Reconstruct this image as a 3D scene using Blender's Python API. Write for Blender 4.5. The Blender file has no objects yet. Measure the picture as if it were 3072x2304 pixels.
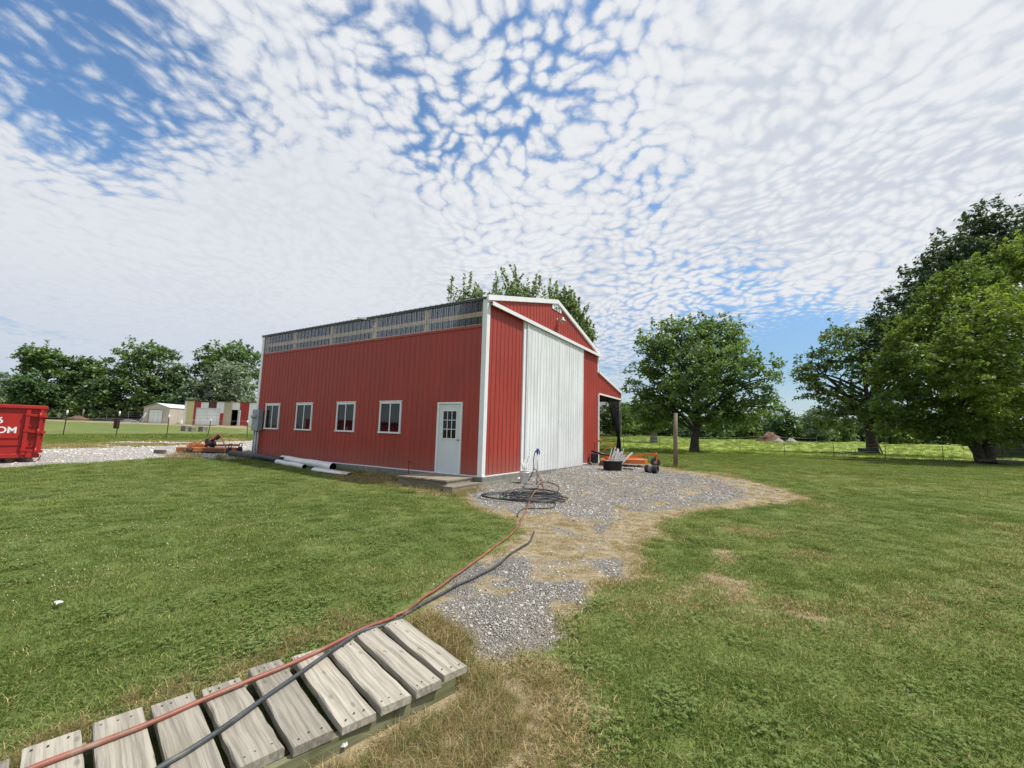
import bpy, bmesh, math, random
import numpy as np
from mathutils import Vector, Matrix, Euler
random.seed(7); RNG=np.random.default_rng(7)
S=bpy.context.scene; COL=S.collection
# ------------------------------------------------------------------ camera
CAM=np.array([6.9855,-9.8957,1.2443]); YAW,PIT,ROL,F=.5493,.1144,.0274,1262.9
def _basis():
    cy,sy=math.cos(YAW),math.sin(YAW); f=np.array([-sy*math.cos(PIT),cy*math.cos(PIT),math.sin(PIT)])
    r=np.array([cy,sy,0]); u=np.cross(r,f)
    return r*math.cos(ROL)+u*math.sin(ROL), -r*math.sin(ROL)+u*math.cos(ROL), f
RR,UU,FF=_basis()
FH=np.array([-math.sin(YAW),math.cos(YAW)]); RH=np.array([math.cos(YAW),math.sin(YAW)])
cd=bpy.data.cameras.new('camera'); cam=bpy.data.objects.new('camera',cd); COL.objects.link(cam)
M=Matrix.Identity(4)
for i in range(3): M[i][0]=RR[i]; M[i][1]=UU[i]; M[i][2]=-FF[i]; M[i][3]=CAM[i]
cam.matrix_world=M
cd.sensor_fit='HORIZONTAL'; cd.sensor_width=36; cd.lens=36*F/3072; cd.clip_start=.05; cd.clip_end=9000
S.camera=cam
# ------------------------------------------------------------------ world
SUN_EL,SUN_AZ=math.radians(59),math.radians(32)      # azimuth measured from +X towards +Y
W=bpy.data.worlds.new('World'); S.world=W; W.use_nodes=True
nt=W.node_tree; N=nt.nodes; LK=nt.links; N.clear()
class G:
    """small helper to write node graphs"""
    def __init__(s,t): s.t=t
    def n(s,ty,**k):
        o=s.t.nodes.new(ty)
        for a,b in k.items(): setattr(o,a,b)
        return o
    def put(s,sock,v):
        if isinstance(v,bpy.types.NodeSocket): s.t.links.new(v,sock)
        elif v is not None: sock.default_value=v
    def m(s,op,a,b=None,c=None,clamp=False):
        o=s.n('ShaderNodeMath',operation=op,use_clamp=clamp); s.put(o.inputs[0],a)
        if b is not None: s.put(o.inputs[1],b)
        if c is not None: s.put(o.inputs[2],c)
        return o.outputs[0]
    def vm(s,op,a,b=None,out=0):
        o=s.n('ShaderNodeVectorMath',operation=op); s.put(o.inputs[0],a)
        if b is not None: s.put(o.inputs[1],b)
        return o.outputs[out]
    def mix(s,f,a,b,blend='MIX'):
        o=s.n('ShaderNodeMix',data_type='RGBA',blend_type=blend); s.put(o.inputs[0],f)
        for i,v in ((6,a),(7,b)):
            if isinstance(v,(tuple,list)): v=tuple(v)+((1,) if len(v)==3 else ())
            s.put(o.inputs[i],v)
        return o.outputs[2]
    def ss(s,v,a,b,lo=0.,hi=1.):
        o=s.n('ShaderNodeMapRange',interpolation_type='SMOOTHSTEP'); s.put(o.inputs[0],v)
        for i,q in ((1,a),(2,b),(3,lo),(4,hi)): s.put(o.inputs[i],q)
        return o.outputs[0]
    def noise(s,v,sc,det=2.,rough=.5,dist=0.,out=0,ty='FBM'):
        o=s.n('ShaderNodeTexNoise'); s.put(o.inputs['Vector'],v); s.put(o.inputs['Scale'],sc)
        o.inputs['Detail'].default_value=det; o.inputs['Roughness'].default_value=rough; o.inputs['Distortion'].default_value=dist
        return o.outputs[out]
    def xyz(s,x,y,z):
        o=s.n('ShaderNodeCombineXYZ'); s.put(o.inputs[0],x); s.put(o.inputs[1],y); s.put(o.inputs[2],z); return o.outputs[0]
g=G(nt)
sky=g.n('ShaderNodeTexSky',sky_type='NISHITA'); sky.sun_disc=False
sky.sun_elevation=SUN_EL; sky.sun_rotation=math.pi/2-SUN_AZ; sky.air_density=1.0; sky.dust_density=.6; sky.ozone_density=2.2
tc=g.n('ShaderNodeTexCoord'); D=tc.outputs['Generated']
sp=g.n('ShaderNodeSeparateXYZ'); LK.new(D,sp.inputs[0]); dz=sp.outputs[2]
den=g.m('ADD',g.m('MAXIMUM',dz,.0),.10)
u=g.m('DIVIDE',g.m('ADD',g.m('MULTIPLY',sp.outputs[0],float(RH[0])),g.m('MULTIPLY',sp.outputs[1],float(RH[1]))),den)
v=g.m('DIVIDE',g.m('ADD',g.m('MULTIPLY',sp.outputs[0],float(FH[0])),g.m('MULTIPLY',sp.outputs[1],float(FH[1]))),den)
P=g.xyz(u,g.m('MULTIPLY',v,.9),0.)
def pxdir(px,py):
    q=FF*F+RR*(px-1536)-UU*(py-1152); return q/np.linalg.norm(q)
def blob(px,py,deg,amp):
    c=pxdir(px,py); d=g.vm('DOT_PRODUCT',D,tuple(c),out=1)
    return g.ss(d,math.cos(math.radians(deg)),1.,0.,amp)
def wrp(src_,sc,amt,det=2.):
    w_=g.vm('SUBTRACT',g.noise(src_,sc,det,.55,out=1),(.5,.5,.5)); q=g.n('ShaderNodeVectorMath',operation='SCALE'); LK.new(w_,q.inputs[0]); q.inputs['Scale'].default_value=amt
    return q.outputs[0]
PW=g.vm('ADD',P,wrp(P,1.5,.40)); PF=g.vm('ADD',g.vm('ADD',PW,wrp(P,7.,.10)),wrp(P,30.,.035))
vo=g.n('ShaderNodeTexVoronoi',feature='SMOOTH_F1',voronoi_dimensions='2D'); LK.new(PF,vo.inputs['Vector']); vo.inputs['Scale'].default_value=20.; vo.inputs['Smoothness'].default_value=.25; vo.inputs['Randomness'].default_value=.9
cell=g.m('SUBTRACT',.62,vo.outputs['Distance'])
fine=g.m('SUBTRACT',g.noise(PW,24.,7.,.62),.5); mid=g.m('SUBTRACT',g.noise(PW,4.0,5.,.58),.5); low=g.m('SUBTRACT',g.noise(P,1.1,3.,.5),.5)
stretch=g.m('SUBTRACT',g.noise(g.xyz(g.m('MULTIPLY',u,3.4),g.m('MULTIPLY',v,.7),3.1),1.5,5.,.6),.5)
# macro cover of the sky: thin veil on the left, broken cells overhead, thick bank on the right
cov=g.m('ADD',.235,g.m('ADD',g.m('MULTIPLY',mid,.55),g.m('MULTIPLY',low,.5))); cov=g.m('ADD',cov,g.m('MULTIPLY',stretch,.40))
for a in ((200,180,18,-.34),(520,370,13,-.36),(330,300,10,-.06),(820,480,7,-.10),(60,90,14,-.12),(1000,100,12,-.02),(1450,500,12,-.09),(1330,250,13,.02),(1500,90,12,.06),(1750,260,14,-.08),(1950,120,12,-.10),(2500,330,16,-.08),
          (380,800,26,.55),(900,820,22,.50),(1500,860,20,.34),(2300,500,26,.26),(2850,300,26,.42),(2500,60,22,.26),(2900,700,18,.18),(2250,930,11,-.40),(2650,980,11,-.34),(2420,1130,10,-.30),(2050,1120,8,-.10),(2750,640,7,-.22),(1600,60,8,-.16),(2000,520,6,-.14),(150,1100,10,-.22),(700,40,11,.22),(420,90,8,.12)):
    cov=g.m('ADD',cov,blob(*a))
lmask=g.m('ADD',blob(350,420,34,1.25),0.,clamp=True); camp=g.m('MULTIPLY',g.ss(dz,.10,.42,.45,1.15),g.m('SUBTRACT',1.,g.m('MULTIPLY',lmask,.50)))
dens=g.m('ADD',g.m('ADD',cov,g.m('MULTIPLY',g.m('MULTIPLY',stretch,lmask),.7)),g.m('ADD',g.m('MULTIPLY',cell,camp),g.m('MULTIPLY',fine,.80)))
alpha=g.ss(dens,-.06,.60)
veil=g.m('MULTIPLY',g.ss(cov,.10,.80),.85)
alpha=g.m('MAXIMUM',alpha,veil)
hz=g.ss(dz,.0,.16,.62,0.)
alpha=g.m('MAXIMUM',alpha,hz)
shade=g.ss(g.m('ADD',g.m('MULTIPLY',cell,.9),g.m('ADD',g.m('MULTIPLY',fine,.9),g.m('ADD',g.m('MULTIPLY',mid,.6),g.m('MULTIPLY',low,1.1)))),-.25,.50)
smooth=g.m('ADD',blob(250,900,42,1.),blob(900,1000,28,.7),clamp=True)
shade=g.mix(g.m('MULTIPLY',smooth,.72),g.xyz(shade,shade,shade),(.52,.52,.52))
ccol=g.mix(shade,(6.8,7.3,8.2),(9.1,9.3,9.6))
ccol=g.mix(g.ss(dz,.0,.34,.80,0.),ccol,(5.7,6.6,8.0))
SKYMUL=g.mix(1.,sky.outputs[0],g.mix(g.ss(dz,.05,.45),(1.05,1.18,1.22),(1.45,1.80,1.95)),'MULTIPLY')
skyc=g.mix(alpha,SKYMUL,ccol)
below=g.ss(dz,-.06,-.005,1.,0.)
skyc=g.mix(below,skyc,(1.2,1.5,.9))
bg=g.n('ShaderNodeBackground'); LK.new(skyc,bg.inputs[0]); bg.inputs[1].default_value=.10
wo=g.n('ShaderNodeOutputWorld'); LK.new(bg.outputs[0],wo.inputs[0])
# ------------------------------------------------------------------ sun
sd=bpy.data.lights.new('sun','SUN'); sd.energy=5.0; sd.angle=math.radians(.9); sd.color=(1,.955,.88)
so=bpy.data.objects.new('sun',sd); COL.objects.link(so)
sv=Vector((math.cos(SUN_EL)*math.cos(SUN_AZ),math.cos(SUN_EL)*math.sin(SUN_AZ),math.sin(SUN_EL)))
so.rotation_euler=sv.to_track_quat('Z','Y').to_euler(); so.location=(20,0,40)
S.view_settings.view_transform='Standard'; S.view_settings.look='None'; S.view_settings.gamma=1; S.view_settings.use_curve_mapping=False
S.view_settings.exposure=-.12
# ------------------------------------------------------------------ terrain maths
def ss(a,b,x):
    t=np.clip((x-a)/(b-a),0,1); return t*t*(3-2*t)
def wd(x,y):
    dx=np.asarray(x,float)-CAM[0]; dy=np.asarray(y,float)-CAM[1]
    return dx*RH[0]+dy*RH[1], dx*FH[0]+dy*FH[1]
def gz(x,y):
    w,d=wd(x,y); k=w/np.maximum(d,1.)
    L=1-ss(-.45,-.1,k)
    z=-.33+.23*ss(10.5,18.5,d)
    z=z+L*.0275*np.clip(d-18,0,50)+(1-L)*(-.08*ss(20,36,d)+.03*np.clip(d-52,0,52))
    H=1-ss(-1.25,-.8,k)
    return z+H*.085*np.clip(d-75,0,110)
def ray(px,py): return FF*F+RR*(px-1536)-UU*(py-1152)
def plane(px,py,z):
    q=ray(px,py); return CAM+q*((z-CAM[2])/q[2])
def ground(px,py):
    q=ray(px,py); q=q/np.hypot(q[0],q[1]); t=1.; prev=0
    while t<500:
        p=CAM+q*t
        if p[2]<gz(p[0],p[1]): break
        prev=t; t*=1.04
    a,b=prev,t
    for _ in range(28):
        m=(a+b)/2; p=CAM+q*m
        if p[2]<gz(p[0],p[1]): b=m
        else: a=m
    return CAM+q*b
def P3(px,py,d):
    q=ray(px,py); return CAM+q*(d/(q[0]*FH[0]+q[1]*FH[1]))
def hor(px): return 1297+.0274*(px-1536)
def at(px,d):
    p=P3(px,hor(px),d); return np.array([p[0],p[1],float(gz(p[0],p[1]))])
c1=lambda x,y:(x*.36166,980+y*.36166)
c2=lambda x,y:(740+x*.36174,860+y*.36174)
c3b=lambda x,y:(720+x*.17179,1180+y*.17179)
c4=lambda x,y:(1180+x*.1929,1180+y*.1929)
c5b=lambda x,y:(1450+x*.14465,1320+y*.14465)
c6=lambda x,y:(x*.6781,1750+y*.6781)
c6b=lambda x,y:(1770+x*.16873,1160+y*.16873)
c7=lambda x,y:(1100+x*.6329,1350+y*.6329)
c8=lambda x,y:(1400+x*.5877,1700+y*.5877)
cz=lambda x,y:(400+x*.18083,1180+y*.18083)      # zoom of the left mower and sheds
cd1=lambda x,y:(x*.14465,1180+y*.14465)         # zoom of the skip
_perm=RNG.permutation(4096)
def vnoise(x,y,sc,seed=0):
    x=np.asarray(x)*sc+seed*17.3; y=np.asarray(y)*sc+seed*9.1
    xi=np.floor(x).astype(int); yi=np.floor(y).astype(int); fx=x-xi; fy=y-yi
    fx=fx*fx*(3-2*fx); fy=fy*fy*(3-2*fy)
    h=lambda a,b:_perm[(_perm[(a)&4095]+b*57)&4095]/4096.
    return (h(xi,yi)*(1-fx)+h(xi+1,yi)*fx)*(1-fy)+(h(xi,yi+1)*(1-fx)+h(xi+1,yi+1)*fx)*fy
def fbm(x,y,sc,seed=0,o=4):
    r=0;a=.5
    for i in range(o): r=r+a*(vnoise(x,y,sc*2**i,seed+i)-.5)*2; a*=.5
    return r
def sdf(poly,x,y):
    """signed distance, positive inside"""
    x=np.asarray(x,float); y=np.asarray(y,float); d=np.full(x.shape,1e9); ins=np.zeros(x.shape,bool); n=len(poly)
    for i in range(n):
        ax,ay=poly[i][:2]; bx,by=poly[(i+1)%n][:2]; ex,ey=bx-ax,by-ay
        t=np.clip(((x-ax)*ex+(y-ay)*ey)/(ex*ex+ey*ey+1e-12),0,1)
        d=np.minimum(d,np.hypot(x-ax-t*ex,y-ay-t*ey))
        c=((ay>y)!=(by>y))&(x<(bx-ax)*(y-ay)/((by-ay) if abs(by-ay)>1e-9 else 1e-9)+ax); ins^=c
    return np.where(ins,d,-d)
# ------------------------------------------------------------------ object helpers
def tag(o,label=None,cat=None,group=None,kind=None):
    if label: o['label']=label
    if cat: o['category']=cat
    if group: o['group']=group
    if kind: o['kind']=kind
    return o
def empty(name,loc,rz=0.,label=None,cat=None,group=None):
    o=bpy.data.objects.new(name,None); COL.objects.link(o); o.location=tuple(float(a) for a in loc); o.rotation_euler=(0,0,rz); o.empty_display_size=.1
    return tag(o,label,cat,group)
class MB:
    def __init__(s): s.v=[]; s.f=[]; s.mi=[]; s.sm=[]; s.cur=0
    def add(s,vs,fs,smooth=False):
        b=len(s.v); s.v+= [tuple(map(float,p)) for p in vs]
        for f in fs: s.f.append(tuple(b+i for i in f)); s.mi.append(s.cur); s.sm.append(smooth)
        return s
    def box(s,x0,x1,y0,y1,z0,z1):
        return s.add([(x0,y0,z0),(x1,y0,z0),(x1,y1,z0),(x0,y1,z0),(x0,y0,z1),(x1,y0,z1),(x1,y1,z1),(x0,y1,z1)],
          [(0,3,2,1),(4,5,6,7),(0,1,5,4),(1,2,6,5),(2,3,7,6),(3,0,4,7)])
    def beam(s,a,b,w,h,up=(0,0,1)):
        a=np.array(a,float); b=np.array(b,float); t=b-a; t/=np.linalg.norm(t); up=np.array(up,float)
        x=np.cross(t,up)
        if np.linalg.norm(x)<1e-6: x=np.cross(t,(1,0,0))
        x/=np.linalg.norm(x); y=np.cross(x,t)
        q=[(-1,-1),(1,-1),(1,1),(-1,1)]
        vs=[p+x*w/2*i+y*h/2*j for p in (a,b) for i,j in q]
        return s.add(vs,[(0,1,2,3),(7,6,5,4),(0,4,5,1),(1,5,6,2),(2,6,7,3),(3,7,4,0)])
    def tube(s,pts,r,n=8,cap=True,smooth=True):
        pts=[np.array(p,float) for p in pts]; rs=r if hasattr(r,'__len__') else [r]*len(pts)
        vs=[];up=None
        for i,p in enumerate(pts):
            t=pts[min(i+1,len(pts)-1)]-pts[max(i-1,0)]; t/=np.linalg.norm(t)+1e-12
            if up is None:
                up=np.array([0,0,1.]) if abs(t[2])<.9 else np.array([1.,0,0])
            x=np.cross(t,up); x/=np.linalg.norm(x)+1e-12; up=np.cross(x,t)
            for k in range(n):
                a=2*math.pi*k/n; vs.append(p+(x*math.cos(a)+up*math.sin(a))*rs[i])
        fs=[]
        for i in range(len(pts)-1):
            for k in range(n): k2=(k+1)%n; fs.append((i*n+k,i*n+k2,(i+1)*n+k2,(i+1)*n+k))
        s.add(vs,fs,smooth)
        if cap:
            b=len(s.v)-len(vs)
            s.f.append(tuple(b+k for k in range(n))[::-1]); s.mi.append(s.cur); s.sm.append(False)
            s.f.append(tuple(b+(len(pts)-1)*n+k for k in range(n))); s.mi.append(s.cur); s.sm.append(False)
        return s
    def lathe(s,prof,n=20,axis='z',c=(0,0,0),smooth=True):
        vs=[]
        for r,h in prof:
            for k in range(n):
                a=2*math.pi*k/n; x,y=r*math.cos(a),r*math.sin(a)
                vs.append({'z':(x,y,h),'x':(h,x,y),'y':(y,h,x)}[axis])
        vs=[tuple(np.add(q,c)) for q in vs]
        fs=[(i*n+k,i*n+(k+1)%n,(i+1)*n+(k+1)%n,(i+1)*n+k) for i in range(len(prof)-1) for k in range(n)]
        return s.add(vs,fs,smooth)
    def prism(s,poly,y0,y1,axis='y'):
        """poly in (a,b); extruded along axis"""
        n=len(poly)
        mk={'y':lambda a,b,h:(a,h,b),'x':lambda a,b,h:(h,a,b),'z':lambda a,b,h:(a,b,h)}[axis]
        vs=[mk(a,b,y0) for a,b in poly]+[mk(a,b,y1) for a,b in poly]
        fs=[tuple(range(n)),tuple(range(2*n-1,n-1,-1))]+[(i,n+i,n+(i+1)%n,(i+1)%n) for i in range(n)]
        return s.add(vs,fs)
    def xf(s,mat):
        s.v=[tuple(mat@Vector(p)) for p in s.v]; return s
    def build(s,name,mats,parent=None,recalc=True,bevel=0,label=None):
        me=bpy.data.meshes.new(name); me.from_pydata(s.v,[],s.f)
        mats=mats if isinstance(mats,(list,tuple)) else [mats]
        for m in mats: me.materials.append(m)
        me.polygons.foreach_set('material_index',s.mi); me.polygons.foreach_set('use_smooth',s.sm); me.update()
        if recalc or bevel:
            bm=bmesh.new(); bm.from_mesh(me)
            if recalc: bmesh.ops.recalc_face_normals(bm,faces=bm.faces)
            if bevel: bmesh.ops.bevel(bm,geom=[e for e in bm.edges if len(e.link_faces)==2 and e.calc_face_angle(0)>.6],offset=bevel,segments=1,affect='EDGES',profile=.5)
            bm.to_mesh(me); bm.free()
        o=bpy.data.objects.new(name,me); COL.objects.link(o)
        if parent: o.parent=parent
        if label: o['label']=label
        return o
def spline(pts,step=6):
    pts=[np.array(p,float) for p in pts]; out=[]
    for i in range(len(pts)-1):
        p0=pts[max(i-1,0)];p1=pts[i];p2=pts[i+1];p3=pts[min(i+2,len(pts)-1)]
        for k in range(step):
            t=k/step; out.append(.5*((2*p1)+(-p0+p2)*t+(2*p0-5*p1+4*p2-p3)*t*t+(-p0+3*p1-3*p2+p3)*t**3))
    out.append(pts[-1]); return out
def copy_tree(o,parent=None):
    c=o.copy(); COL.objects.link(c); c.parent=parent
    for ch in list(o.children): copy_tree(ch,c)
    return c
# ------------------------------------------------------------------ materials
MATS={}
def mat(name,col,rough=.6,metal=0.,var=.0,vs=3.,bump=0.,bs=30.,dirt=None,dsc=1.5,dlo=.5,dhi=.7,spec=.5,objrand=0.):
    m=bpy.data.materials.new(name); m.use_nodes=True; g=G(m.node_tree); b=m.node_tree.nodes['Principled BSDF']
    t=g.n('ShaderNodeTexCoord').outputs['Object']; c=None
    if var:
        f=g.noise(t,vs,5.,.6); c=g.mix(g.ss(f,.3,.7),tuple(x*(1-var) for x in col),tuple(min(1,x*(1+var)) for x in col))
    if dirt:
        f=g.ss(g.noise(t,dsc,6.,.65),dlo,dhi); c=g.mix(f,c if c else col,dirt)
    if objrand:
        oi=g.n('ShaderNodeObjectInfo'); k=g.ss(oi.outputs['Random'],0.,1.,1-objrand,1+objrand)
        c=g.mix(1.,c if c else col,g.xyz(k,k,k),'MULTIPLY')
    if c: g.put(b.inputs['Base Color'],c)
    else: b.inputs['Base Color'].default_value=tuple(col)+(1,)
    b.inputs['Roughness'].default_value=rough; b.inputs['Metallic'].default_value=metal; b.inputs['Specular IOR Level'].default_value=spec
    if bump:
        bn=g.n('ShaderNodeBump'); bn.inputs['Strength'].default_value=bump; bn.inputs['Distance'].default_value=.02
        g.put(bn.inputs['Height'],g.noise(t,bs,4.,.6)); g.put(b.inputs['Normal'],bn.outputs[0])
    MATS[name]=m; return m
def steelmat(name,col,rough=.45):
    """painted sheet steel with faint run-off streaks and dust"""
    m=bpy.data.materials.new(name); m.use_nodes=True; g=G(m.node_tree); b=m.node_tree.nodes['Principled BSDF']
    t=g.n('ShaderNodeTexCoord').outputs['Object']; s=g.n('ShaderNodeSeparateXYZ'); g.put(s.inputs[0],t)
    st=g.noise(g.xyz(g.m('MULTIPLY',s.outputs[0],9.),g.m('MULTIPLY',s.outputs[1],9.),g.m('MULTIPLY',s.outputs[2],.5)),1.,5.,.6)
    big=g.noise(t,.45,4.,.6); f=g.m('ADD',g.m('MULTIPLY',st,.55),g.m('MULTIPLY',big,.45))
    c=g.mix(g.ss(f,.36,.66),tuple(x*.86 for x in col),tuple(min(1,x*1.12) for x in col))
    dust=g.m('MULTIPLY',g.ss(g.m('ADD',s.outputs[2],g.m('MULTIPLY',st,.6)),1.1,.1),.30)
    c=g.mix(dust,c,(.30,.24,.19)) if name!='white_steel' else g.mix(g.m('MULTIPLY',dust,.6),c,(.42,.38,.32))
    g.put(b.inputs['Base Color'],c); g.put(b.inputs['Roughness'],g.ss(f,.3,.7,rough-.06,rough+.10)); b.inputs['Specular IOR Level'].default_value=.4
    bn=g.n('ShaderNodeBump'); bn.inputs['Strength'].default_value=.12; bn.inputs['Distance'].default_value=.03
    g.put(bn.inputs['Height'],g.noise(t,2.2,2.,.5)); g.put(b.inputs['Normal'],bn.outputs[0])
    MATS[name]=m; return m
RED=steelmat('red_steel',(.37,.052,.036)); WHITE=steelmat('white_steel',(.72,.74,.74),.4)
TRIM=mat('white_trim',(.78,.79,.80),.4,var=.04,vs=2.,dirt=(.45,.43,.38),dsc=2.,dlo=.62,dhi=.85)
ROOF=mat('roof_steel',(.16,.17,.17),.4,.5,var=.1)
def woodmat(name,col,dark,sc=1.,green=0.,axis='x'):
    m=bpy.data.materials.new(name); m.use_nodes=True; g=G(m.node_tree); b=m.node_tree.nodes['Principled BSDF']
    t=g.n('ShaderNodeTexCoord').outputs['Object']; oi=g.n('ShaderNodeObjectInfo'); s=g.n('ShaderNodeSeparateXYZ'); g.put(s.inputs[0],t)
    off=g.m('MULTIPLY',oi.outputs['Random'],37.)
    if axis!='x':
        o_=s.outputs; s=type('q',(),{'outputs':(o_[1],o_[0],o_[2]) if axis=='y' else (o_[2],o_[0],o_[1])})
    w=g.noise(g.xyz(g.m('MULTIPLY',s.outputs[0],2.2),g.m('MULTIPLY',s.outputs[1],5.),off),1.,2.,.5)
    yy=g.m('ADD',s.outputs[1],g.m('MULTIPLY',g.m('SUBTRACT',w,.5),.035))
    v1=g.xyz(g.m('MULTIPLY',s.outputs[0],1.1*sc),g.m('MULTIPLY',yy,46.*sc),g.m('ADD',off,g.m('MULTIPLY',s.outputs[2],30.)))
    gr=g.noise(v1,1.,4.,.62); v2=g.xyz(g.m('MULTIPLY',s.outputs[0],3.*sc),g.m('MULTIPLY',yy,160.*sc),off); fg=g.noise(v2,1.,3.,.6)
    big=g.noise(g.xyz(s.outputs[0],s.outputs[1],off),2.6,3.,.6)
    c=g.mix(g.ss(gr,.34,.64),tuple(x*.70 for x in col),tuple(min(1,x*1.16) for x in col))
    c=g.mix(g.m('MULTIPLY',g.ss(fg,.52,.72),.45),c,dark)
    c=g.mix(g.m('MULTIPLY',g.ss(big,.50,.75),.42),c,(col[0]*.75,col[1]*.68,col[2]*.55))
    crack=g.ss(gr,.27,.34,1.,0.); c=g.mix(g.m('MULTIPLY',crack,.8),c,tuple(x*.3 for x in dark))
    kn=g.n('ShaderNodeTexVoronoi',voronoi_dimensions='2D'); g.put(kn.inputs['Vector'],g.xyz(g.m('ADD',g.m('MULTIPLY',s.outputs[0],3.),off),g.m('MULTIPLY',s.outputs[1],7.),0.)); kn.inputs['Scale'].default_value=1.
    c=g.mix(g.m('MULTIPLY',g.ss(kn.outputs['Distance'],.03,.10,1.,0.),.45),c,tuple(x*.6 for x in dark))
    if green: c=g.mix(g.m('MULTIPLY',g.ss(big,.40,.62),green),c,(.14,.16,.06))
    k=g.ss(oi.outputs['Random'],0.,1.,.76,1.16); c=g.mix(1.,c,g.xyz(k,k,k),'MULTIPLY')
    g.put(b.inputs['Base Color'],c); b.inputs['Roughness'].default_value=.85; b.inputs['Specular IOR Level'].default_value=.25
    bn=g.n('ShaderNodeBump'); bn.inputs['Strength'].default_value=.55; bn.inputs['Distance'].default_value=.004
    g.put(bn.inputs['Height'],g.m('ADD',gr,g.m('MULTIPLY',fg,.5))); g.put(b.inputs['Normal'],bn.outputs[0])
    return m
PLANK=woodmat('weathered_plank',(.37,.338,.278),(.13,.12,.105)); STRING=woodmat('mossy_timber',(.27,.27,.16),(.10,.10,.05),1.,.5)
DECK=woodmat('old_deck_board',(.30,.26,.20),(.09,.08,.06),axis='y'); DECKX=woodmat('old_deck_frame',(.25,.22,.165),(.09,.08,.06)); SKIRT=woodmat('grey_skirt_board',(.27,.27,.24),(.10,.10,.085),1.,.3)
POSTW=woodmat('grey_post_wood',(.30,.24,.20),(.12,.10,.09),axis='z'); STUD=woodmat('stud_wood',(.75,.52,.29),(.2,.15,.09))
BLACK=mat('black_plastic',(.012,.012,.014),.45,var=.3); RUBBER=mat('black_rubber',(.028,.029,.033),.55,var=.35,vs=8.,dirt=(.12,.11,.09),dsc=6.,dlo=.55,dhi=.8)
HOSE_O=mat('orange_hose',(.25,.080,.052),.5,var=.25,vs=5.,dirt=(.30,.22,.16),dsc=7.,dlo=.5,dhi=.8)
HOSE_K=mat('black_hose',(.045,.05,.056),.5,var=.35,vs=6.,dirt=(.16,.15,.13),dsc=7.,dlo=.52,dhi=.8)
ORANGE=mat('orange_paint',(.62,.16,.025),.45,var=.2,dirt=(.22,.11,.055),dsc=4.,dlo=.5,dhi=.72)
ORANGE2=mat('faded_orange_paint',(.58,.19,.045),.55,var=.25,dirt=(.20,.11,.07),dsc=5.,dlo=.45,dhi=.68)
RUST=mat('rusty_steel',(.16,.075,.045),.8,.2,var=.4,bump=.3)
GREYM=mat('grey_metal',(.27,.30,.32),.45,.2,var=.1); GALV=mat('galvanised',(.42,.44,.45),.45,.6,var=.15)
BLUE=mat('blue_enamel',(.03,.10,.36),.35,var=.15); WPLAS=mat('white_plastic',(.76,.76,.74),.4,var=.05,dirt=(.38,.35,.28),dsc=4.,dlo=.55,dhi=.8)
STEELD=mat('dark_green_steel',(.035,.045,.035),.6); REDP=mat('dull_red_paint',(.22,.03,.025),.5)
DUMP=mat('skip_red_paint',(.40,.016,.013),.45,var=.15,vs=1.2,dirt=(.22,.022,.018),dsc=1.8,dlo=.55,dhi=.8,bump=.12,bs=4.)
BRICK=mat('dark_brick',(.12,.09,.08),.9,var=.3,bump=.4); CONC=mat('old_concrete',(.20,.18,.15),.95,var=.35,vs=6.,bump=.5,bs=20.)
SOIL=mat('red_brown_soil',(.16,.095,.065),1.,var=.35,vs=2.,bump=1.,bs=6.); ROCK=mat('pale_rock',(.34,.30,.27),.9,var=.2,bump=.4)
BARK=mat('grey_brown_bark',(.065,.052,.042),.95,var=.45,vs=5.,bump=1.,bs=14.); BARKL=mat('pale_bark',(.19,.17,.145),.95,var=.3,vs=6.,bump=.8,bs=14.)
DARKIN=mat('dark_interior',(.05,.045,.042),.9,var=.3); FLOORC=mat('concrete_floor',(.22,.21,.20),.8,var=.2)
BEIGE=steelmat('beige_steel',(.52,.48,.41)); YELG=steelmat('yellow_green_steel',(.62,.57,.28)); TANS=steelmat('tan_steel',(.50,.44,.32)); MARO=steelmat('maroon_steel',(.13,.03,.03)); WHT2=steelmat('pale_steel',(.80,.82,.82)); RED2=steelmat('old_red_steel',(.38,.04,.035))
INK=mat('white_lettering',(.82,.82,.82),.5); INKK=mat('black_lettering',(.03,.03,.03),.5)
STRAWW=mat('dry_stalk',(.45,.34,.17),.9,var=.3)
def mixmat(name,col,trans,gloss=0.,rough=.2,var=None):
    """thin sheet: part see-through, part coloured, part shiny"""
    m=bpy.data.materials.new(name); m.use_nodes=True; g=G(m.node_tree); m.node_tree.nodes.clear()
    d=g.n('ShaderNodeBsdfDiffuse'); d.inputs[0].default_value=tuple(col)+(1,)
    t=g.n('ShaderNodeBsdfTransparent'); gl=g.n('ShaderNodeBsdfGlossy'); gl.inputs['Roughness'].default_value=rough; gl.inputs[0].default_value=(.9,.9,.9,1)
    a=g.n('ShaderNodeMixShader'); 
    if var:
        tcn=g.n('ShaderNodeTexCoord').outputs['Object']; s=g.n('ShaderNodeSeparateXYZ'); g.put(s.inputs[0],tcn)
        q=g.noise(g.xyz(g.m('MULTIPLY',s.outputs[0],8.),g.m('MULTIPLY',s.outputs[1],8.),s.outputs[2]),1.,4.,.6)
        g.put(a.inputs[0],g.ss(q,.3,.75,trans+var,trans-var))
    else: a.inputs[0].default_value=trans
    g.put(a.inputs[1],d.outputs[0]); g.put(a.inputs[2],t.outputs[0])
    b=g.n('ShaderNodeMixShader'); fr=g.n('ShaderNodeFresnel'); fr.inputs[0].default_value=1.5
    g.put(b.inputs[0],g.m('MULTIPLY',fr.outputs[0],gloss)); g.put(b.inputs[1],a.outputs[0]); g.put(b.inputs[2],gl.outputs[0])
    o=g.n('ShaderNodeOutputMaterial'); g.put(o.inputs[0],b.outputs[0]); return m
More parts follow.
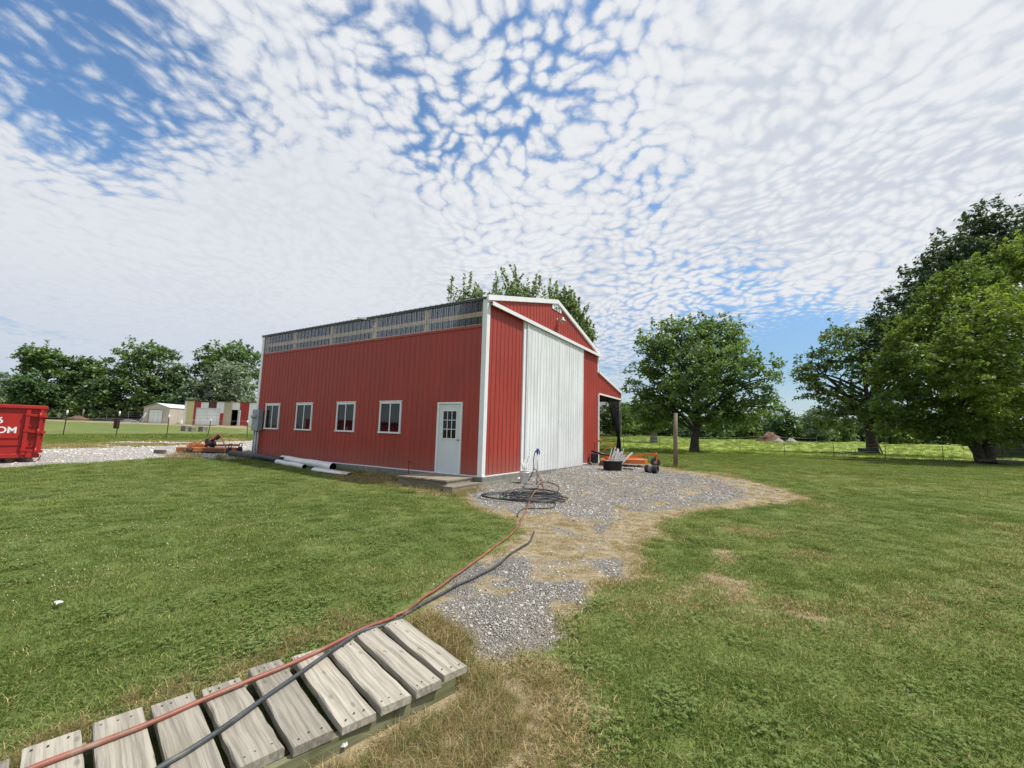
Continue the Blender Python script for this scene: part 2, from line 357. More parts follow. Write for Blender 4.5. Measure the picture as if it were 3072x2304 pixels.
GLASS=mixmat('window_glass',(.01,.012,.013),.40,.45,.02); CLEAR=mixmat('clear_ribbed_plastic',(.13,.13,.14),.74,.26,.30,.10)
NET=mixmat('shade_netting',(.012,.012,.014),.52); NET2=mixmat('gathered_netting',(.035,.035,.04),.42); NET3=mixmat('netting_hem',(.01,.01,.012),.03)
def leafmat(name,col,col2,tr=.35,sc=.5):
    m=bpy.data.materials.new(name); m.use_nodes=True; g=G(m.node_tree); m.node_tree.nodes.clear()
    at_=g.n('ShaderNodeAttribute',attribute_name='tint').outputs['Fac']; t=g.n('ShaderNodeTexCoord').outputs['Object']
    nz=g.noise(t,sc,3.,.55)
    c=g.mix(g.ss(nz,.35,.65),col,col2); k=g.ss(at_,0.,1.,.62,1.42); c=g.mix(1.,c,g.xyz(k,g.m('MULTIPLY',k,.97),g.m('MULTIPLY',k,1.12)),'MULTIPLY')
    d=g.n('ShaderNodeBsdfDiffuse'); g.put(d.inputs[0],c)
    tl=g.n('ShaderNodeBsdfTranslucent'); g.put(tl.inputs[0],g.mix(1.,c,(1.18,1.28,.72),'MULTIPLY'))
    a=g.n('ShaderNodeMixShader'); a.inputs[0].default_value=tr; g.put(a.inputs[1],d.outputs[0]); g.put(a.inputs[2],tl.outputs[0])
    gl=g.n('ShaderNodeBsdfGlossy'); gl.inputs['Roughness'].default_value=.45; gl.inputs[0].default_value=(.6,.65,.6,1)
    b=g.n('ShaderNodeMixShader'); b.inputs[0].default_value=.045; g.put(b.inputs[1],a.outputs[0]); g.put(b.inputs[2],gl.outputs[0])
    o=g.n('ShaderNodeOutputMaterial'); g.put(o.inputs[0],b.outputs[0]); return m
# ================================================================== GROUND
def GP(f,pts): return [ground(*f(*p))[:2] for p in pts]
pad=GP(c7,[(545,178),(475,208),(520,240),(600,275),(690,300),(800,305),(900,300),(1000,318),(1090,335),(1160,345),(1210,320),(1330,292),(1500,276),(1660,262),(1790,225),(1760,180),(1640,140),(1500,112),(1400,98),(1300,92)])
pad=[np.array((0.0,-.15))]+pad+[np.array((.2,13.2)),np.array((-.8,12.6)),np.array((-.5,5.))]
padd=GP(c7,[(520,190),(430,205),(470,240),(560,285),(650,315),(720,325),(760,385),(720,430),(620,470),(540,560),(430,640),(330,700),(220,760),(190,790),(240,800),(330,860),(420,920),(500,990),(580,1005),(700,965),(900,880),(960,790),(1060,730),(1090,650),(1200,625),(1310,605),(1330,500),(1310,430),(1420,380),(1450,335),(1600,290),(1800,272),(2060,250),(2110,235),(1990,190),(1830,150),(1640,112),(1460,88)])
padd=[np.array((-.3,-.15))]+padd+[np.array((.2,14.)),np.array((-1.,13.))]
gp1=GP(c7,[(640,520),(700,500),(775,520),(740,580),(680,640),(610,650),(590,600)])
gp2=GP(c7,[(1050,520),(1130,500),(1225,510),(1230,570),(1180,610),(1110,570)])
gp3=GP(c7,[(880,640),(960,630),(1020,670),(1050,720),(960,760),(920,700)])
gp4=GP(c7,[(180,800),(260,740),(400,720),(600,700),(740,670),(830,650),(900,720),(900,800),(895,880),(830,930),(720,945),(660,975),(590,990),(520,960),(430,880),(330,850)])
gp5=GP(c7,[(1040,330),(1170,330),(1200,350),(1130,400),(1050,395)])
gp6=GP(c7,[(430,560),(520,540),(560,600),(470,660),(380,690)])
tan1=GP(c6,[(1590,200),(1790,150),(1900,190),(2020,260),(2130,330),(2300,330),(2500,420),(2560,700),(2300,1150),(700,1200),(1100,817),(1400,760),(1700,640),(1850,500),(2000,420),(2050,360),(1850,230)])
tan2=GP(c6,[(1690,185),(1560,150),(1350,200),(1100,340),(860,440),(640,530),(380,610),(0,740),(-200,900),(-100,1000),(400,700),(900,500),(1300,330)])
br1=GP(c7,[(1620,440),(1700,450),(1740,520),(1820,600),(1810,700),(1740,720),(1650,640),(1590,600),(1640,520)])
br2=GP(c7,[(1500,640),(1560,600),(1640,620),(1600,690),(1530,690)])
br3=GP(c8,[(1680,230),(1740,230),(1880,340),(2010,400),(1960,450),(1840,430),(1760,360)])
br4=GP(c8,[(2060,240),(2160,220),(2230,270),(2200,320),(2100,290)])
base_l=GP(c4,[(-900,1235),(480,1240),(480,1440),(100,1450),(-900,1350)])
base_s=GP(c4,[(60,1440),(800,1540),(1020,1560),(1400,1480),(1400,1560),(1000,1620),(700,1590),(60,1500)])
drv=[ground(*q)[:2] for q in ((-700,1432),(0,1401),(155,1392),(300,1385),(470,1372),(597,1374),(700,1378),(745,1379))]+[np.array((-11.9,-.1)),np.array((-12,9)),np.array((-20,9.6))]+[ground(*q)[:2] for q in ((760,1322),(687,1325),(535,1336),(390,1342),(250,1345),(145,1347),(0,1346),(-700,1340))]
strag=[ground(*q)[:2] for q in ((-500,1352),(145,1349),(390,1342),(535,1336),(740,1324),(745,1308),(560,1322),(420,1322),(300,1328),(140,1332),(-500,1325))]
shedrt=[ground(*q)[:2] for q in ((140,1257),(420,1262),(700,1276),(745,1278),(745,1287),(600,1279),(400,1271),(140,1262))]
def masks(x,y):
    n1=fbm(x,y,1.1,1); n2=fbm(x,y,3.5,5); n3=fbm(x,y,11.,9,3)
    nn=n1*.35+n2*.18+n3*.07
    w,d=wd(x,y)
    e=lambda p,s=.12,a=1.:ss(-s,s,sdf(p,x,y)+nn*a)
    m_pad=ss(-.35,.35,sdf(pad,x,y)+nn*.8); m_dry=ss(-.22,.22,sdf(padd,x,y)+nn*.7)
    gr=m_pad
    for p in (gp1,gp2,gp3,gp5,gp6): gr=np.maximum(gr,e(p,.16,.8)*.75)
    gr=np.maximum(gr,e(gp4,.2,.6))
    gr=gr*np.maximum(ss(-.25,.1,n2+.35*n1+.25),.0)
    gr=np.maximum(gr,m_dry*.30*ss(-.1,.35,n2))
    core=ss(.15,.75,sdf(padd,x,y)+nn*.5); gr=np.maximum(gr,core*(.42+.35*n2+.25*n1)*ss(14.,4.5,np.hypot(x-4.6,y+5.2)) if False else core*np.clip(.27+.5*n2+.35*n1,0,.7))
    gr=gr*ss(.05,.35,m_dry)
    dry=m_dry*.9
    for p,a in ((tan1,.85),(base_l,.7),(base_s,.75)): dry=np.maximum(dry,ss(-.45,.4,sdf(p,x,y)+nn*.9)*a)
    dry=np.maximum(dry,ss(-.35,.3,sdf(tan2,x,y)+nn*.6)*.55)
    for p,a in ((br1,.95),(br2,.8),(br3,.7),(br4,.6)): dry=np.maximum(dry,ss(-.15,.35,sdf(p,x,y)+n2*.5+n1*.3)*a)
    arcs=ss(.32,.62,fbm(x,y,.35,30)+.45*fbm(x,y,1.6,31)); dry=np.maximum(dry,arcs*.50)
    rd=np.hypot(x-1.5,y-2.5); mow=.5+.5*np.sin(rd*2.2+fbm(x,y,.3,33)*1.5); dry=np.maximum(dry,mow**3*.34*ss(2.,5.,x)*ss(.0,.5,.4+fbm(x,y,.25,34)))
    dv=ss(-.5,.4,sdf(drv,x,y)+nn*1.1)
    st=ss(-.6,.5,sdf(strag,x,y)+n1*.5)
    dv=np.maximum(dv,st*ss(.05,.4,fbm(w*.35,d*1.8,.9,44)+n2*.3)*.85)
    dry=np.maximum(dry,st*.55); dry=np.maximum(dry,ss(-.8,.8,sdf(shedrt,x,y)+n1)*.9)
    past=ss(-.04,.06,w/np.maximum(d,1)-.08)*ss(34,38,d+n1*2)
    return gr,dry,dv,past
def ground_mesh():
    a0=math.atan2(FH[1],FH[0]); ang=np.concatenate([np.linspace(-62,62,372),np.linspace(66,294,58)]); ang=np.radians(ang)+a0
    r=[.25]
    while r[-1]<4500: r.append(r[-1]*(1.013 if r[-1]<60 else 1.05)+.004)
    r=np.array(r); R,A=np.meshgrid(r,ang,indexing='ij')
    X=CAM[0]+R*np.cos(A); Y=CAM[1]+R*np.sin(A); Z=gz(X,Y)
    near=ss(60,20,R) if False else 1-ss(20,60,R)
    Z=Z+near*(fbm(X,Y,.8,60,3)*.018+fbm(X,Y,4.,61,2)*.006)*np.clip(R/3,0,1)
    w,d=wd(X,Y); Z=Z-(.02*np.clip(R-400,0,1e4))*(d<0)*0
    gr,dry,dv,past=masks(X,Y)
    nr,na=X.shape; V=np.stack([X,Y,Z],-1).reshape(-1,3)
    V=np.vstack([V,[CAM[0],CAM[1],float(gz(CAM[0],CAM[1]))]])
    i,j=np.meshgrid(np.arange(nr-1),np.arange(na),indexing='ij'); j2=(j+1)%na
    q=np.stack([i*na+j,(i+1)*na+j,(i+1)*na+j2,i*na+j2],-1).reshape(-1,4)
    cap=np.array([[nr*na,k,(k+1)%na] for k in range(na)])
    me=bpy.data.meshes.new('lawn')
    me.vertices.add(len(V)); me.vertices.foreach_set('co',V.ravel().astype('f'))
    nl=len(q)*4+len(cap)*3; me.loops.add(nl); me.loops.foreach_set('vertex_index',np.concatenate([q.ravel(),cap.ravel()]).astype('i'))
    me.polygons.add(len(q)+len(cap)); ls=np.concatenate([np.arange(len(q))*4,len(q)*4+np.arange(len(cap))*3])
    me.polygons.foreach_set('loop_start',ls.astype('i')); me.polygons.foreach_set('loop_total',np.concatenate([np.full(len(q),4),np.full(len(cap),3)]).astype('i'))
    me.update(calc_edges=True); me.polygons.foreach_set('use_smooth',np.ones(len(me.polygons),bool))
    for nm,a in (('gravel',gr),('dry',dry),('drive',dv),('pasture',past)):
        at_=me.attributes.new(nm,'FLOAT','POINT'); at_.data.foreach_set('value',np.append(a.ravel(),0).astype('f'))
    o=bpy.data.objects.new('lawn',me); COL.objects.link(o); return o
def lawnmat():
    m=bpy.data.materials.new('lawn_and_gravel'); m.use_nodes=True; g=G(m.node_tree); b=m.node_tree.nodes['Principled BSDF']
    t=g.n('ShaderNodeTexCoord').outputs['Object']; A=lambda n:g.n('ShaderNodeAttribute',attribute_name=n).outputs['Fac']
    big=g.noise(t,.16,4.,.6); medn=g.noise(t,1.1,5.,.62); fi=g.noise(t,9.,4.,.65); vf=g.noise(t,60.,3.,.7)
    c=g.mix(g.ss(medn,.30,.70),(.104,.148,.038),(.158,.198,.058))
    c=g.mix(g.m('MULTIPLY',g.ss(big,.40,.66),.6),c,(.185,.200,.062))
    c=g.mix(g.m('MULTIPLY',g.ss(fi,.48,.72),.55),c,(.21,.22,.09))
    c=g.mix(g.m('MULTIPLY',g.ss(vf,.42,.30),.55),c,(.060,.075,.026))
    pc=g.mix(g.ss(medn,.3,.7),(.21,.275,.055),(.29,.34,.075)); pc=g.mix(g.m('MULTIPLY',g.ss(fi,.5,.7),.4),pc,(.27,.28,.10))
    c=g.mix(A('pasture'),c,pc)
    # dead thatch
    sc=g.mix(g.ss(fi,.3,.7),(.24,.19,.115),(.40,.33,.21)); sc=g.mix(g.m('MULTIPLY',g.ss(vf,.40,.28),.6),sc,(.085,.06,.035))
    df=g.ss(g.m('ADD',A('dry'),g.m('MULTIPLY',g.m('SUBTRACT',g.m('ADD',g.m('MULTIPLY',fi,.5),g.m('MULTIPLY',vf,.5)),.5),1.1)),.28,.66)
    c=g.mix(df,c,sc)
    # crushed stone
    def stones(scale,lo,hi,rnd):
        vo=g.n('ShaderNodeTexVoronoi'); g.put(vo.inputs['Vector'],t); vo.inputs['Scale'].default_value=scale
        s2=g.n('ShaderNodeSeparateColor'); g.put(s2.inputs[0],vo.outputs['Color']); f=s2.outputs[0]
        cc=g.mix(g.m('POWER',f,rnd),lo,hi); cc=g.mix(g.ss(vo.outputs['Distance'],.42,.62),cc,tuple(x*.32 for x in lo)); return cc,vo.outputs['Distance']
    gc,gd=stones(80.,(.24,.220,.190),(.60,.57,.51),1.)
    gc=g.mix(g.m('MULTIPLY',g.ss(medn,.42,.68),.55),gc,(.33,.28,.21))
    gf=g.ss(g.m('ADD',A('gravel'),g.m('MULTIPLY',g.m('SUBTRACT',g.m('ADD',g.m('MULTIPLY',fi,.5),g.m('MULTIPLY',vf,.5)),.5),2.0)),.30,.72)
    c=g.mix(gf,c,gc)
    dc,dd=stones(34.,(.42,.40,.37),(.64,.62,.59),.8); dc=g.mix(g.m('MULTIPLY',g.ss(g.noise(t,1.6,5.,.6),.45,.7),.5),dc,(.33,.31,.28))
    dvf=g.ss(g.m('ADD',A('drive'),g.m('MULTIPLY',g.m('SUBTRACT',fi,.5),.7)),.40,.60)
    c=g.mix(dvf,c,dc)
    g.put(b.inputs['Base Color'],c); b.inputs['Roughness'].default_value=.95; b.inputs['Specular IOR Level'].default_value=.15
    h=g.m('ADD',g.m('MULTIPLY',fi,.7),g.m('MULTIPLY',vf,.5)); h2=g.m('MULTIPLY',g.m('SUBTRACT',1.,gd),1.1)
    hh=g.m('ADD',g.m('MULTIPLY',h,g.m('SUBTRACT',1.,gf)),g.m('MULTIPLY',h2,gf))
    bn=g.n('ShaderNodeBump'); bn.inputs['Strength'].default_value=.8; bn.inputs['Distance'].default_value=.035; g.put(bn.inputs['Height'],hh); g.put(b.inputs['Normal'],bn.outputs[0])
    return m
lawn=ground_mesh(); lawn.name='lawn'; lawn.data.materials.append(lawnmat()); tag(lawn,kind='structure')
# ================================================================== BARN
L_,W_,HE,HB,HP=12.06,9.43,5.20,4.33,6.42
barn=empty('red_barn',(0,0,0),0,'tall red ribbed steel pole barn with white sliding doors, clear eave band and open lean-to','barn')
PITCH=.2286
def ribs(s0,s1,depth=.019,minor=False):
    """profile points (s, out) of ribbed sheet between s0 and s1"""
    pts=[(s0,0)]; k=math.floor(s0/PITCH)
    while True:
        c=k*PITCH+PITCH/2
        if c-.03>s1: break
        for ds,o in ((-.030,0),(-.014,depth),(.014,depth),(.030,0)):
            if s0<c+ds<s1: pts.append((c+ds,o))
        if minor:
            for q in (-.076,.076):
                for ds,o in ((-.012,0),(0,.005),(.012,0)):
                    if s0<c+q+ds<s1: pts.append((c+q+ds,o))
        k+=1
    pts.append((s1,0)); return sorted(set(pts))
def sheets(name,mp,s0,s1,zb,zt,holes,material,parent,wdt=.9144,minor=True,label=None,extra=()):
    """row of ribbed panels; mp(s,out,z)->xyz; holes=(s0,s1,z0,z1)"""
    a=s0
    while a<s1-1e-4:
        b=min(a+wdt,s1); pr=ribs(a,b,minor=minor); ev=sorted({h[i] for h in holes for i in (0,1) if a<h[i]<b}|{e for e in extra if a<e<b})
        def out_at(s):
            for (p,q),(r,t) in zip(pr,pr[1:]):
                if p<=s<=r: return q+(t-q)*(s-p)/max(r-p,1e-9)
            return 0
        pr=sorted(set(pr)|{(e,out_at(e)) for e in ev}); mb=MB()
        for (p,q),(r,t) in zip(pr,pr[1:]):
            if r-p<1e-6: continue
            mid=(p+r)/2; iv=[(0,1)]
            z0p,z1p,z0r,z1r=zb(p),zt(p),zb(r),zt(r)
            segs=[]; hs=sorted((h[2],h[3]) for h in holes if h[0]<mid<h[1]); cur=None
            lo=(z0p,z0r)
            for h0,h1 in hs:
                if h0>lo[0]+1e-4: segs.append((lo,(h0,h0)))
                lo=(max(h1,lo[0]),max(h1,lo[1]))
            if lo[0]<z1p-1e-4: segs.append((lo,(z1p,z1r)))
            for (l0,l1),(u0,u1) in segs: mb.add([mp(p,q,l0),mp(r,t,l1),mp(r,t,u1),mp(p,q,u0)],[(0,1,2,3)])
        if mb.f: mb.build(name,material,parent,recalc=False,label=label)
        a=b
left=lambda s,o,z:(-s,-o,z); front=lambda s,o,z:(o,s,z); backw=lambda s,o,z:(-L_-o,s,z); right=lambda s,o,z:(-s,W_+o,z)
wins=[(3.27,4.29),(5.55,6.57),(8.05,9.10),(10.28,11.32)]
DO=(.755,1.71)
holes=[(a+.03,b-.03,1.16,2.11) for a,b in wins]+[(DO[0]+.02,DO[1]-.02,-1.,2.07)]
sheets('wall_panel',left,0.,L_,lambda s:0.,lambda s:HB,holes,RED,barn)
roofline=lambda s:HE+(HP-HE)*(1-abs(s-W_/2)/(W_/2))-.03
sheets('wall_panel',front,0.,W_,lambda s:0.,roofline,[(2.34,7.28,-1.,4.93)],RED,barn,extra=(W_/2,))
sheets('wall_panel',backw,0.,W_,lambda s:0.,roofline,[],RED,barn,minor=False,extra=(W_/2,))
sheets('wall_panel',right,0.,L_,lambda s:0.,lambda s:HE,[],RED,barn,minor=False)
sheets('clear_panel',left,.02,L_-.02,lambda s:HB+.05,lambda s:HE-.06,[],CLEAR,barn,label='clear ribbed plastic light panel')
LE,HL,HLT,LB=13.07,3.60,4.28,3.17
leanline=lambda s:HLT+(HL-HLT)*(s-W_)/(LE-W_)-.03
sheets('wall_panel',front,W_,LE,lambda s:LB,leanline,[],RED,barn)
# inside of the barn
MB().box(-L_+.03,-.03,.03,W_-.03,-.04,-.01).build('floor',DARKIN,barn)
MB().box(-L_+.04,-.06,3.6,3.7,.0,HE+.7).build('added_dark_partition',DARKIN,barn)  # partition added to keep the space behind the windows dark
MB().box(-L_+.10,-L_+.16,.21,3.59,.0,4.27).build('added_dark_partition',DARKIN,barn)  # dark liner added to hide the lit back wall behind the glass
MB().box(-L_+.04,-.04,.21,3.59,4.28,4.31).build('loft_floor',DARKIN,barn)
MB().box(-L_+.06,-.25,.25,.30,.0,1.12).box(-9.,-6.4,2.,3.,0,1.5).box(-5.2,-3.2,1.6,2.6,0,1.3).box(-2.,-.8,4.,6.,0,1.7).build('added_dark_goods',DARKIN,barn,label='dark invented goods added inside to darken the view through the windows')  # invented goods, added so the windows look into darkness
for x in (-.14,-2.44,-4.88,-7.32,-9.76,-11.92): MB().box(x-.07,x+.07,.05,.19,0,HE-.03).build('wall_post',STUD,barn)
MB().box(-L_+.08,-.08,.026,.049,4.66,4.80).build('wall_girt',STUD,barn); MB().box(-L_+.08,-.08,.03,.07,HB-.02,HB+.10).build('wall_girt',STUD,barn)
# trims
MB().box(-L_,-.13,-.028,-.003,HB-.02,HB+.055).build('band_trim',RED,barn)
MB().box(-L_-.03,.03,-.05,-.01,HE-.062,HE-.035).build('eave_trim',ROOF,barn)
def corner(x,y,sx,sy,z1,name='corner_trim',w=.13,z0=-.03):
    xa,xb=sorted((x-sx*w,x+sx*.03)); ya,yb=sorted((y+sy*.003,y+sy*.032)); a=MB().box(xa,xb,ya,yb,z0,z1)
    xa,xb=sorted((x+sx*.003,x+sx*.030)); ya,yb=sorted((y-sy*w,y+sy*.001)); a.box(xa,xb,ya,yb,z0,z1); a.build(name,TRIM,barn)
corner(0,0,1,-1,HE-.04); corner(-L_,0,-1,-1,HE-.04); corner(0,W_,1,1,HE-.05,z0=HLT-.05,w=.10); corner(-L_,W_,-1,1,HE-.05)
def slopebeam(name,x,y0,z0,y1,z1,w,h,m,par=barn):
    a=MB(); a.add([(x-w/2,y0,z0-h),(x+w/2,y0,z0-h),(x+w/2,y0,z0),(x-w/2,y0,z0),(x-w/2,y1,z1-h),(x+w/2,y1,z1-h),(x+w/2,y1,z1),(x-w/2,y1,z1)],
       [(0,1,2,3),(7,6,5,4),(0,4,5,1),(1,5,6,2),(2,6,7,3),(3,7,4,0)]); return a.build(name,m,par)
for xx in (.045,-L_-.045):
    slopebeam('rake_trim',xx,-.06,HE+.055,W_/2,HP+.055,.07,.16,TRIM); slopebeam('rake_trim',xx,W_/2,HP+.055,W_+.12,HE+.025,.07,.16,TRIM)
slopebeam('rake_trim',.045,W_+.03,HLT+.04,LE+.08,HL+.03,.07,.12,TRIM)
def roof(y0,z0,y1,z1,name):
    up=0.0; mb=MB(); pr=ribs(-.0,L_+.0,.02)
    for (p,q),(r,t) in zip(pr,pr[1:]):
        mb.add([(-p,y0,z0+q),(-r,y0,z0+t),(-r,y1,z1+t),(-p,y1,z1+q)],[(0,1,2,3)])
        mb.add([(-p,y0,z0-.03),(-r,y0,z0-.03),(-r,y0,z0+t),(-p,y0,z0+q)],[(0,1,2,3)])
    mb.add([(0,y0,z0-.03),(-L_,y0,z0-.03),(-L_,y1,z1-.03),(0,y1,z1-.03)],[(0,1,2,3)])
    return mb.build(name,ROOF,barn,recalc=False)
roof(-.08,HE+.0,W_/2,HP+.02,'roof'); roof(W_+.12,HE-.01,W_/2,HP+.02,'roof'); roof(LE+.08,HL-.01,W_+.04,HLT+.01,'roof')
MB().prism([(W_/2-.18,HP-.01),(W_/2,HP+.07),(W_/2+.18,HP-.01)],-L_-.02,.0,'x').build('ridge_cap',ROOF,barn)
# skirt boards below the siding
MB().box(-L_,-.002,-.035,.02,-.035,-.004).build('drip_trim',TRIM,barn)
MB().box(.02,.05,-.03,2.25,-.035,-.004).build('drip_trim',TRIM,barn); MB().box(.02,.05,7.35,W_,-.035,-.004).build('drip_trim',TRIM,barn)
MB().box(-8.6,.05,-.045,.0,-.19,-.037).build('skirt_board',SKIRT,barn); MB().box(-8.,.07,-.065,-.002,-.42,-.192).build('skirt_board',SKIRT,barn)
MB().box(.003,.06,-.02,2.28,-.17,-.037).build('skirt_board',SKIRT,barn); MB().box(.003,.08,-.06,2.25,-.42,-.172).build('skirt_board',SKIRT,barn); MB().box(-L_,-8.62,-.03,.0,-.25,-.037).build('skirt_board',SKIRT,barn)
MB().box(-.02,.10,2.28,9.43,-.33,-.06).build('door_sill',FLOORC,barn)
# windows
for a,b in wins:
    wn=MB()
    wn.box(-b,-a,-.045,.01,2.085,2.15).box(-b-.02,-a+.02,-.06,.01,1.10,1.155)
    wn.box(-b+.002,-b+.062,-.042,.01,1.157,2.083).box(-a-.062,-a-.002,-.042,.01,1.157,2.083)
    w=wn.build('window',TRIM,barn,bevel=.004)
    MB().box(-(a+b)/2-.02,-(a+b)/2+.02,-.036,.0,1.157,2.083).build('mullion',TRIM,w)
    m_=(a+b)/2
    MB().box(-b+.063,-m_-.022,-.012,-.006,1.158,2.082).build('pane',GLASS,w); MB().box(-m_+.022,-a-.063,-.022,-.016,1.158,2.082).build('pane',GLASS,w)
    MB().box(-b-.02,-a+.02,-.055,.0,2.152,2.185).build('head_trim',TRIM,w)
# entry door
a,b=DO
MB().box(-b-.0,-b+.07,-.05,.02,-.03,2.10).box(-a-.05,-a,-.05,.02,-.03,2.10).box(-b+.071,-a-.051,-.05,.02,2.045,2.10).build('door_frame',TRIM,barn,bevel=.004)
dl=MB(); x0,x1=-b+.073,-a-.053; y0,y1=-.016,.02; gx0,gx1,gz0,gz1=x0+.16,x1-.16,1.02,1.83
dl.box(x0,gx0,y0,y1,-.01,2.04).box(gx1,x1,y0,y1,-.01,2.04).box(gx0+.0005,gx1-.0005,y0,y1,-.01,gz0).box(gx0+.0005,gx1-.0005,y0,y1,gz1,2.04)
DOORW=mat('door_paint',(.66,.70,.71),.45,var=.03); door=dl.build('entry_door',DOORW,barn)
gm=MB(); gm.box(gx0-.03,gx0,-.03,-.0165,gz0-.03,gz1+.03).box(gx1,gx1+.03,-.03,-.0165,gz0-.03,gz1+.03).box(gx0+.001,gx1-.001,-.03,-.0165,gz1,gz1+.03).box(gx0+.001,gx1-.001,-.03,-.0165,gz0-.03,gz0)
for k in (1,2):
    xx=gx0+(gx1-gx0)*k/3; gm.box(xx-.009,xx+.009,-.028,-.012,gz0,gz1); zz=gz0+(gz1-gz0)*k/3; gm.box(gx0,gx1,-.0275,-.013,zz-.009,zz+.009)
gm.build('window_grid',TRIM,door)
for i in range(3):
    for j in range(3): MB().box(gx0+(gx1-gx0)*i/3+.009,gx0+(gx1-gx0)*(i+1)/3-.009,-.006,-.001,gz0+(gz1-gz0)*j/3+.009,gz0+(gz1-gz0)*(j+1)/3-.009).build('pane',GLASS,door)
hd=MB(); hd.lathe([(.001,-.085),(.022,-.08),(.030,-.065),(.022,-.045),(.012,-.04),(.012,-.02),(.034,-.019),(.034,-.0165)],14,'y',(x1-.06,0,.98)); hd.build('handle',GALV,door)
# sliding doors and their track
def sliding(s0,s1,nm):
    root=MB(); xf=.085
    fr=MB().box(xf-.04,xf-.002,s0,s0+.04,-.10,4.97).box(xf-.04,xf-.002,s1-.04,s1,-.10,4.97).box(xf-.04,xf-.002,s0+.041,s1-.041,4.93,4.97).box(xf-.04,xf-.002,s0+.041,s1-.041,-.10,-.04)
    d=fr.build('sliding_door',TRIM,barn)
    sheets('door_panel',lambda s,o,z:(xf+o*.7,s,z),s0+.02,s1-.02,lambda s:-.09,lambda s:4.97,[],WHITE,d)
    MB().box(xf-.002,xf+.020,s0,s0+.035,-.10,4.97).build('edge_trim',TRIM,d); MB().box(xf-.002,xf+.020,s1-.035,s1,-.10,4.97).build('edge_trim',TRIM,d)
    return d
d1=sliding(2.30,4.845,'l'); d2=sliding(4.875,7.34,'r')
for yy,d in ((4.74,d1),(4.98,d2)): MB().tube([(.11,yy,1.62),(.15,yy,1.62),(.15,yy,1.80),(.11,yy,1.80)],.010,6).build('handle',TRIM,d)
MB().box(.003,.055,2.12,2.28,-.05,4.98).build('door_jamb',TRIM,barn)
MB().add([(.03,.06,5.10),(.17,.06,5.075),(.17,.06,4.955),(.155,.06,4.955),(.155,.06,5.06),(.03,.06,5.085),(.03,9.62,5.10),(.17,9.62,5.075),(.17,9.62,4.955),(.155,9.62,4.955),(.155,9.62,5.06),(.03,9.62,5.085)],
  [(0,1,7,6),(1,2,8,7),(2,3,9,8),(3,4,10,9),(4,5,11,10),(5,0,6,11),(0,5,4,3,2,1),(6,7,8,9,10,11)]).build('track_cover',TRIM,barn)
MB().box(.065,.125,.1,9.5,4.975,5.03).build('door_track',GALV,barn)
# sign in the gable, lamp
def text_mesh(body,size,name,material,parent,mw,bold=.0,ext=.002):
    cu=bpy.data.curves.new(name,'FONT'); cu.body=body; cu.size=size; cu.extrude=ext; cu.offset=bold; cu.align_x='CENTER'; cu.align_y='CENTER'
    t=bpy.data.objects.new(name,cu); COL.objects.link(t); bpy.context.view_layer.update()
    me=bpy.data.meshes.new_from_object(t.evaluated_get(bpy.context.evaluated_depsgraph_get())); bpy.data.objects.remove(t)
    me.materials.clear(); me.materials.append(material); me.transform(mw)
    o=bpy.data.objects.new(name,me); COL.objects.link(o); o.parent=parent; return o
sg=MB().prism([(4.28,6.02),(5.10,6.02),(5.10,6.15),(W_/2,6.33),(4.28,6.19)],.022,.034,'x').build('gable_sign',TRIM,barn,label='white sign plate with black letters at the gable peak')
text_mesh('I-RITE',.20,'lettering',INKK,sg,Matrix.Translation((.037,4.70,6.10))@Euler((math.pi/2,0,math.pi/2)).to_matrix().to_4x4(),.006)
lp=P3(1684,958,15.1); 
q=ray(1686,962); tl=(.22-CAM[0])/q[0]; LY,LZ=(CAM+q*tl)[1:]
lam=MB().lathe([(.02,.13),(.06,.12),(.065,.05),(.075,.03),(.14,.0),(.16,-.03),(.155,-.032),(.07,.01),(.0,.02)],20,'z',(.24,LY,LZ)).build('gable_lamp',GALV,barn,label='small galvanised barn light on a short arm below the gable peak')
MB().tube([(.02,LY,LZ+.06),(.12,LY,LZ+.08),(.24,LY,LZ+.10)],.014,8).lathe([(.05,.02),(.05,.035),(.001,.036)],12,'x',(0,LY,LZ+.06)).build('arm',GALV,lam)
MB().lathe([(.001,-.10),(.05,-.085),(.065,-.05),(.05,0.),(.03,.02)],14,'z',(.24,LY,LZ)).build('globe',mat('lamp_globe',(.5,.45,.35),.3),lam)
MB().box(.02,.032,LY-.012,LY+.012,5.12,LZ).build('conduit',REDP,barn)
# lean-to: posts, header, mesh curtains
MB().box(.0,.045,W_+.0,W_+.10,-.15,LB).build('opening_trim',TRIM,barn); MB().box(.003,.045,W_+.101,LE-.0,LB-.0,LB+.075).build('opening_trim',TRIM,barn)
for x in (-.10,-3.1,-6.1,-9.1,-11.95): MB().box(x-.06,x+.06,LE-.14,LE-.02,-.3,3.50).build('lean_to_post',POSTW,barn)
MB().box(-L_,-.0,LE-.02,LE+.02,3.10,3.50).build('side_header',POSTW,barn)
MB().box(.003,.03,LE-.015,LE+.03,-.2,HL-.05).build('corner_trim',GALV,barn)
n=MB(); xs=np.linspace(-L_,-.16,40)
n.add([(x,LE-.18+.03*math.sin(i*1.3),z) for i,x in enumerate(xs) for z in (-.05,3.12)],[(2*i,2*i+2,2*i+3,2*i+1) for i in range(39)],True); n.build('side_netting',NET,barn)
cur=MB(); vs=[];NZ=22;NYC=26
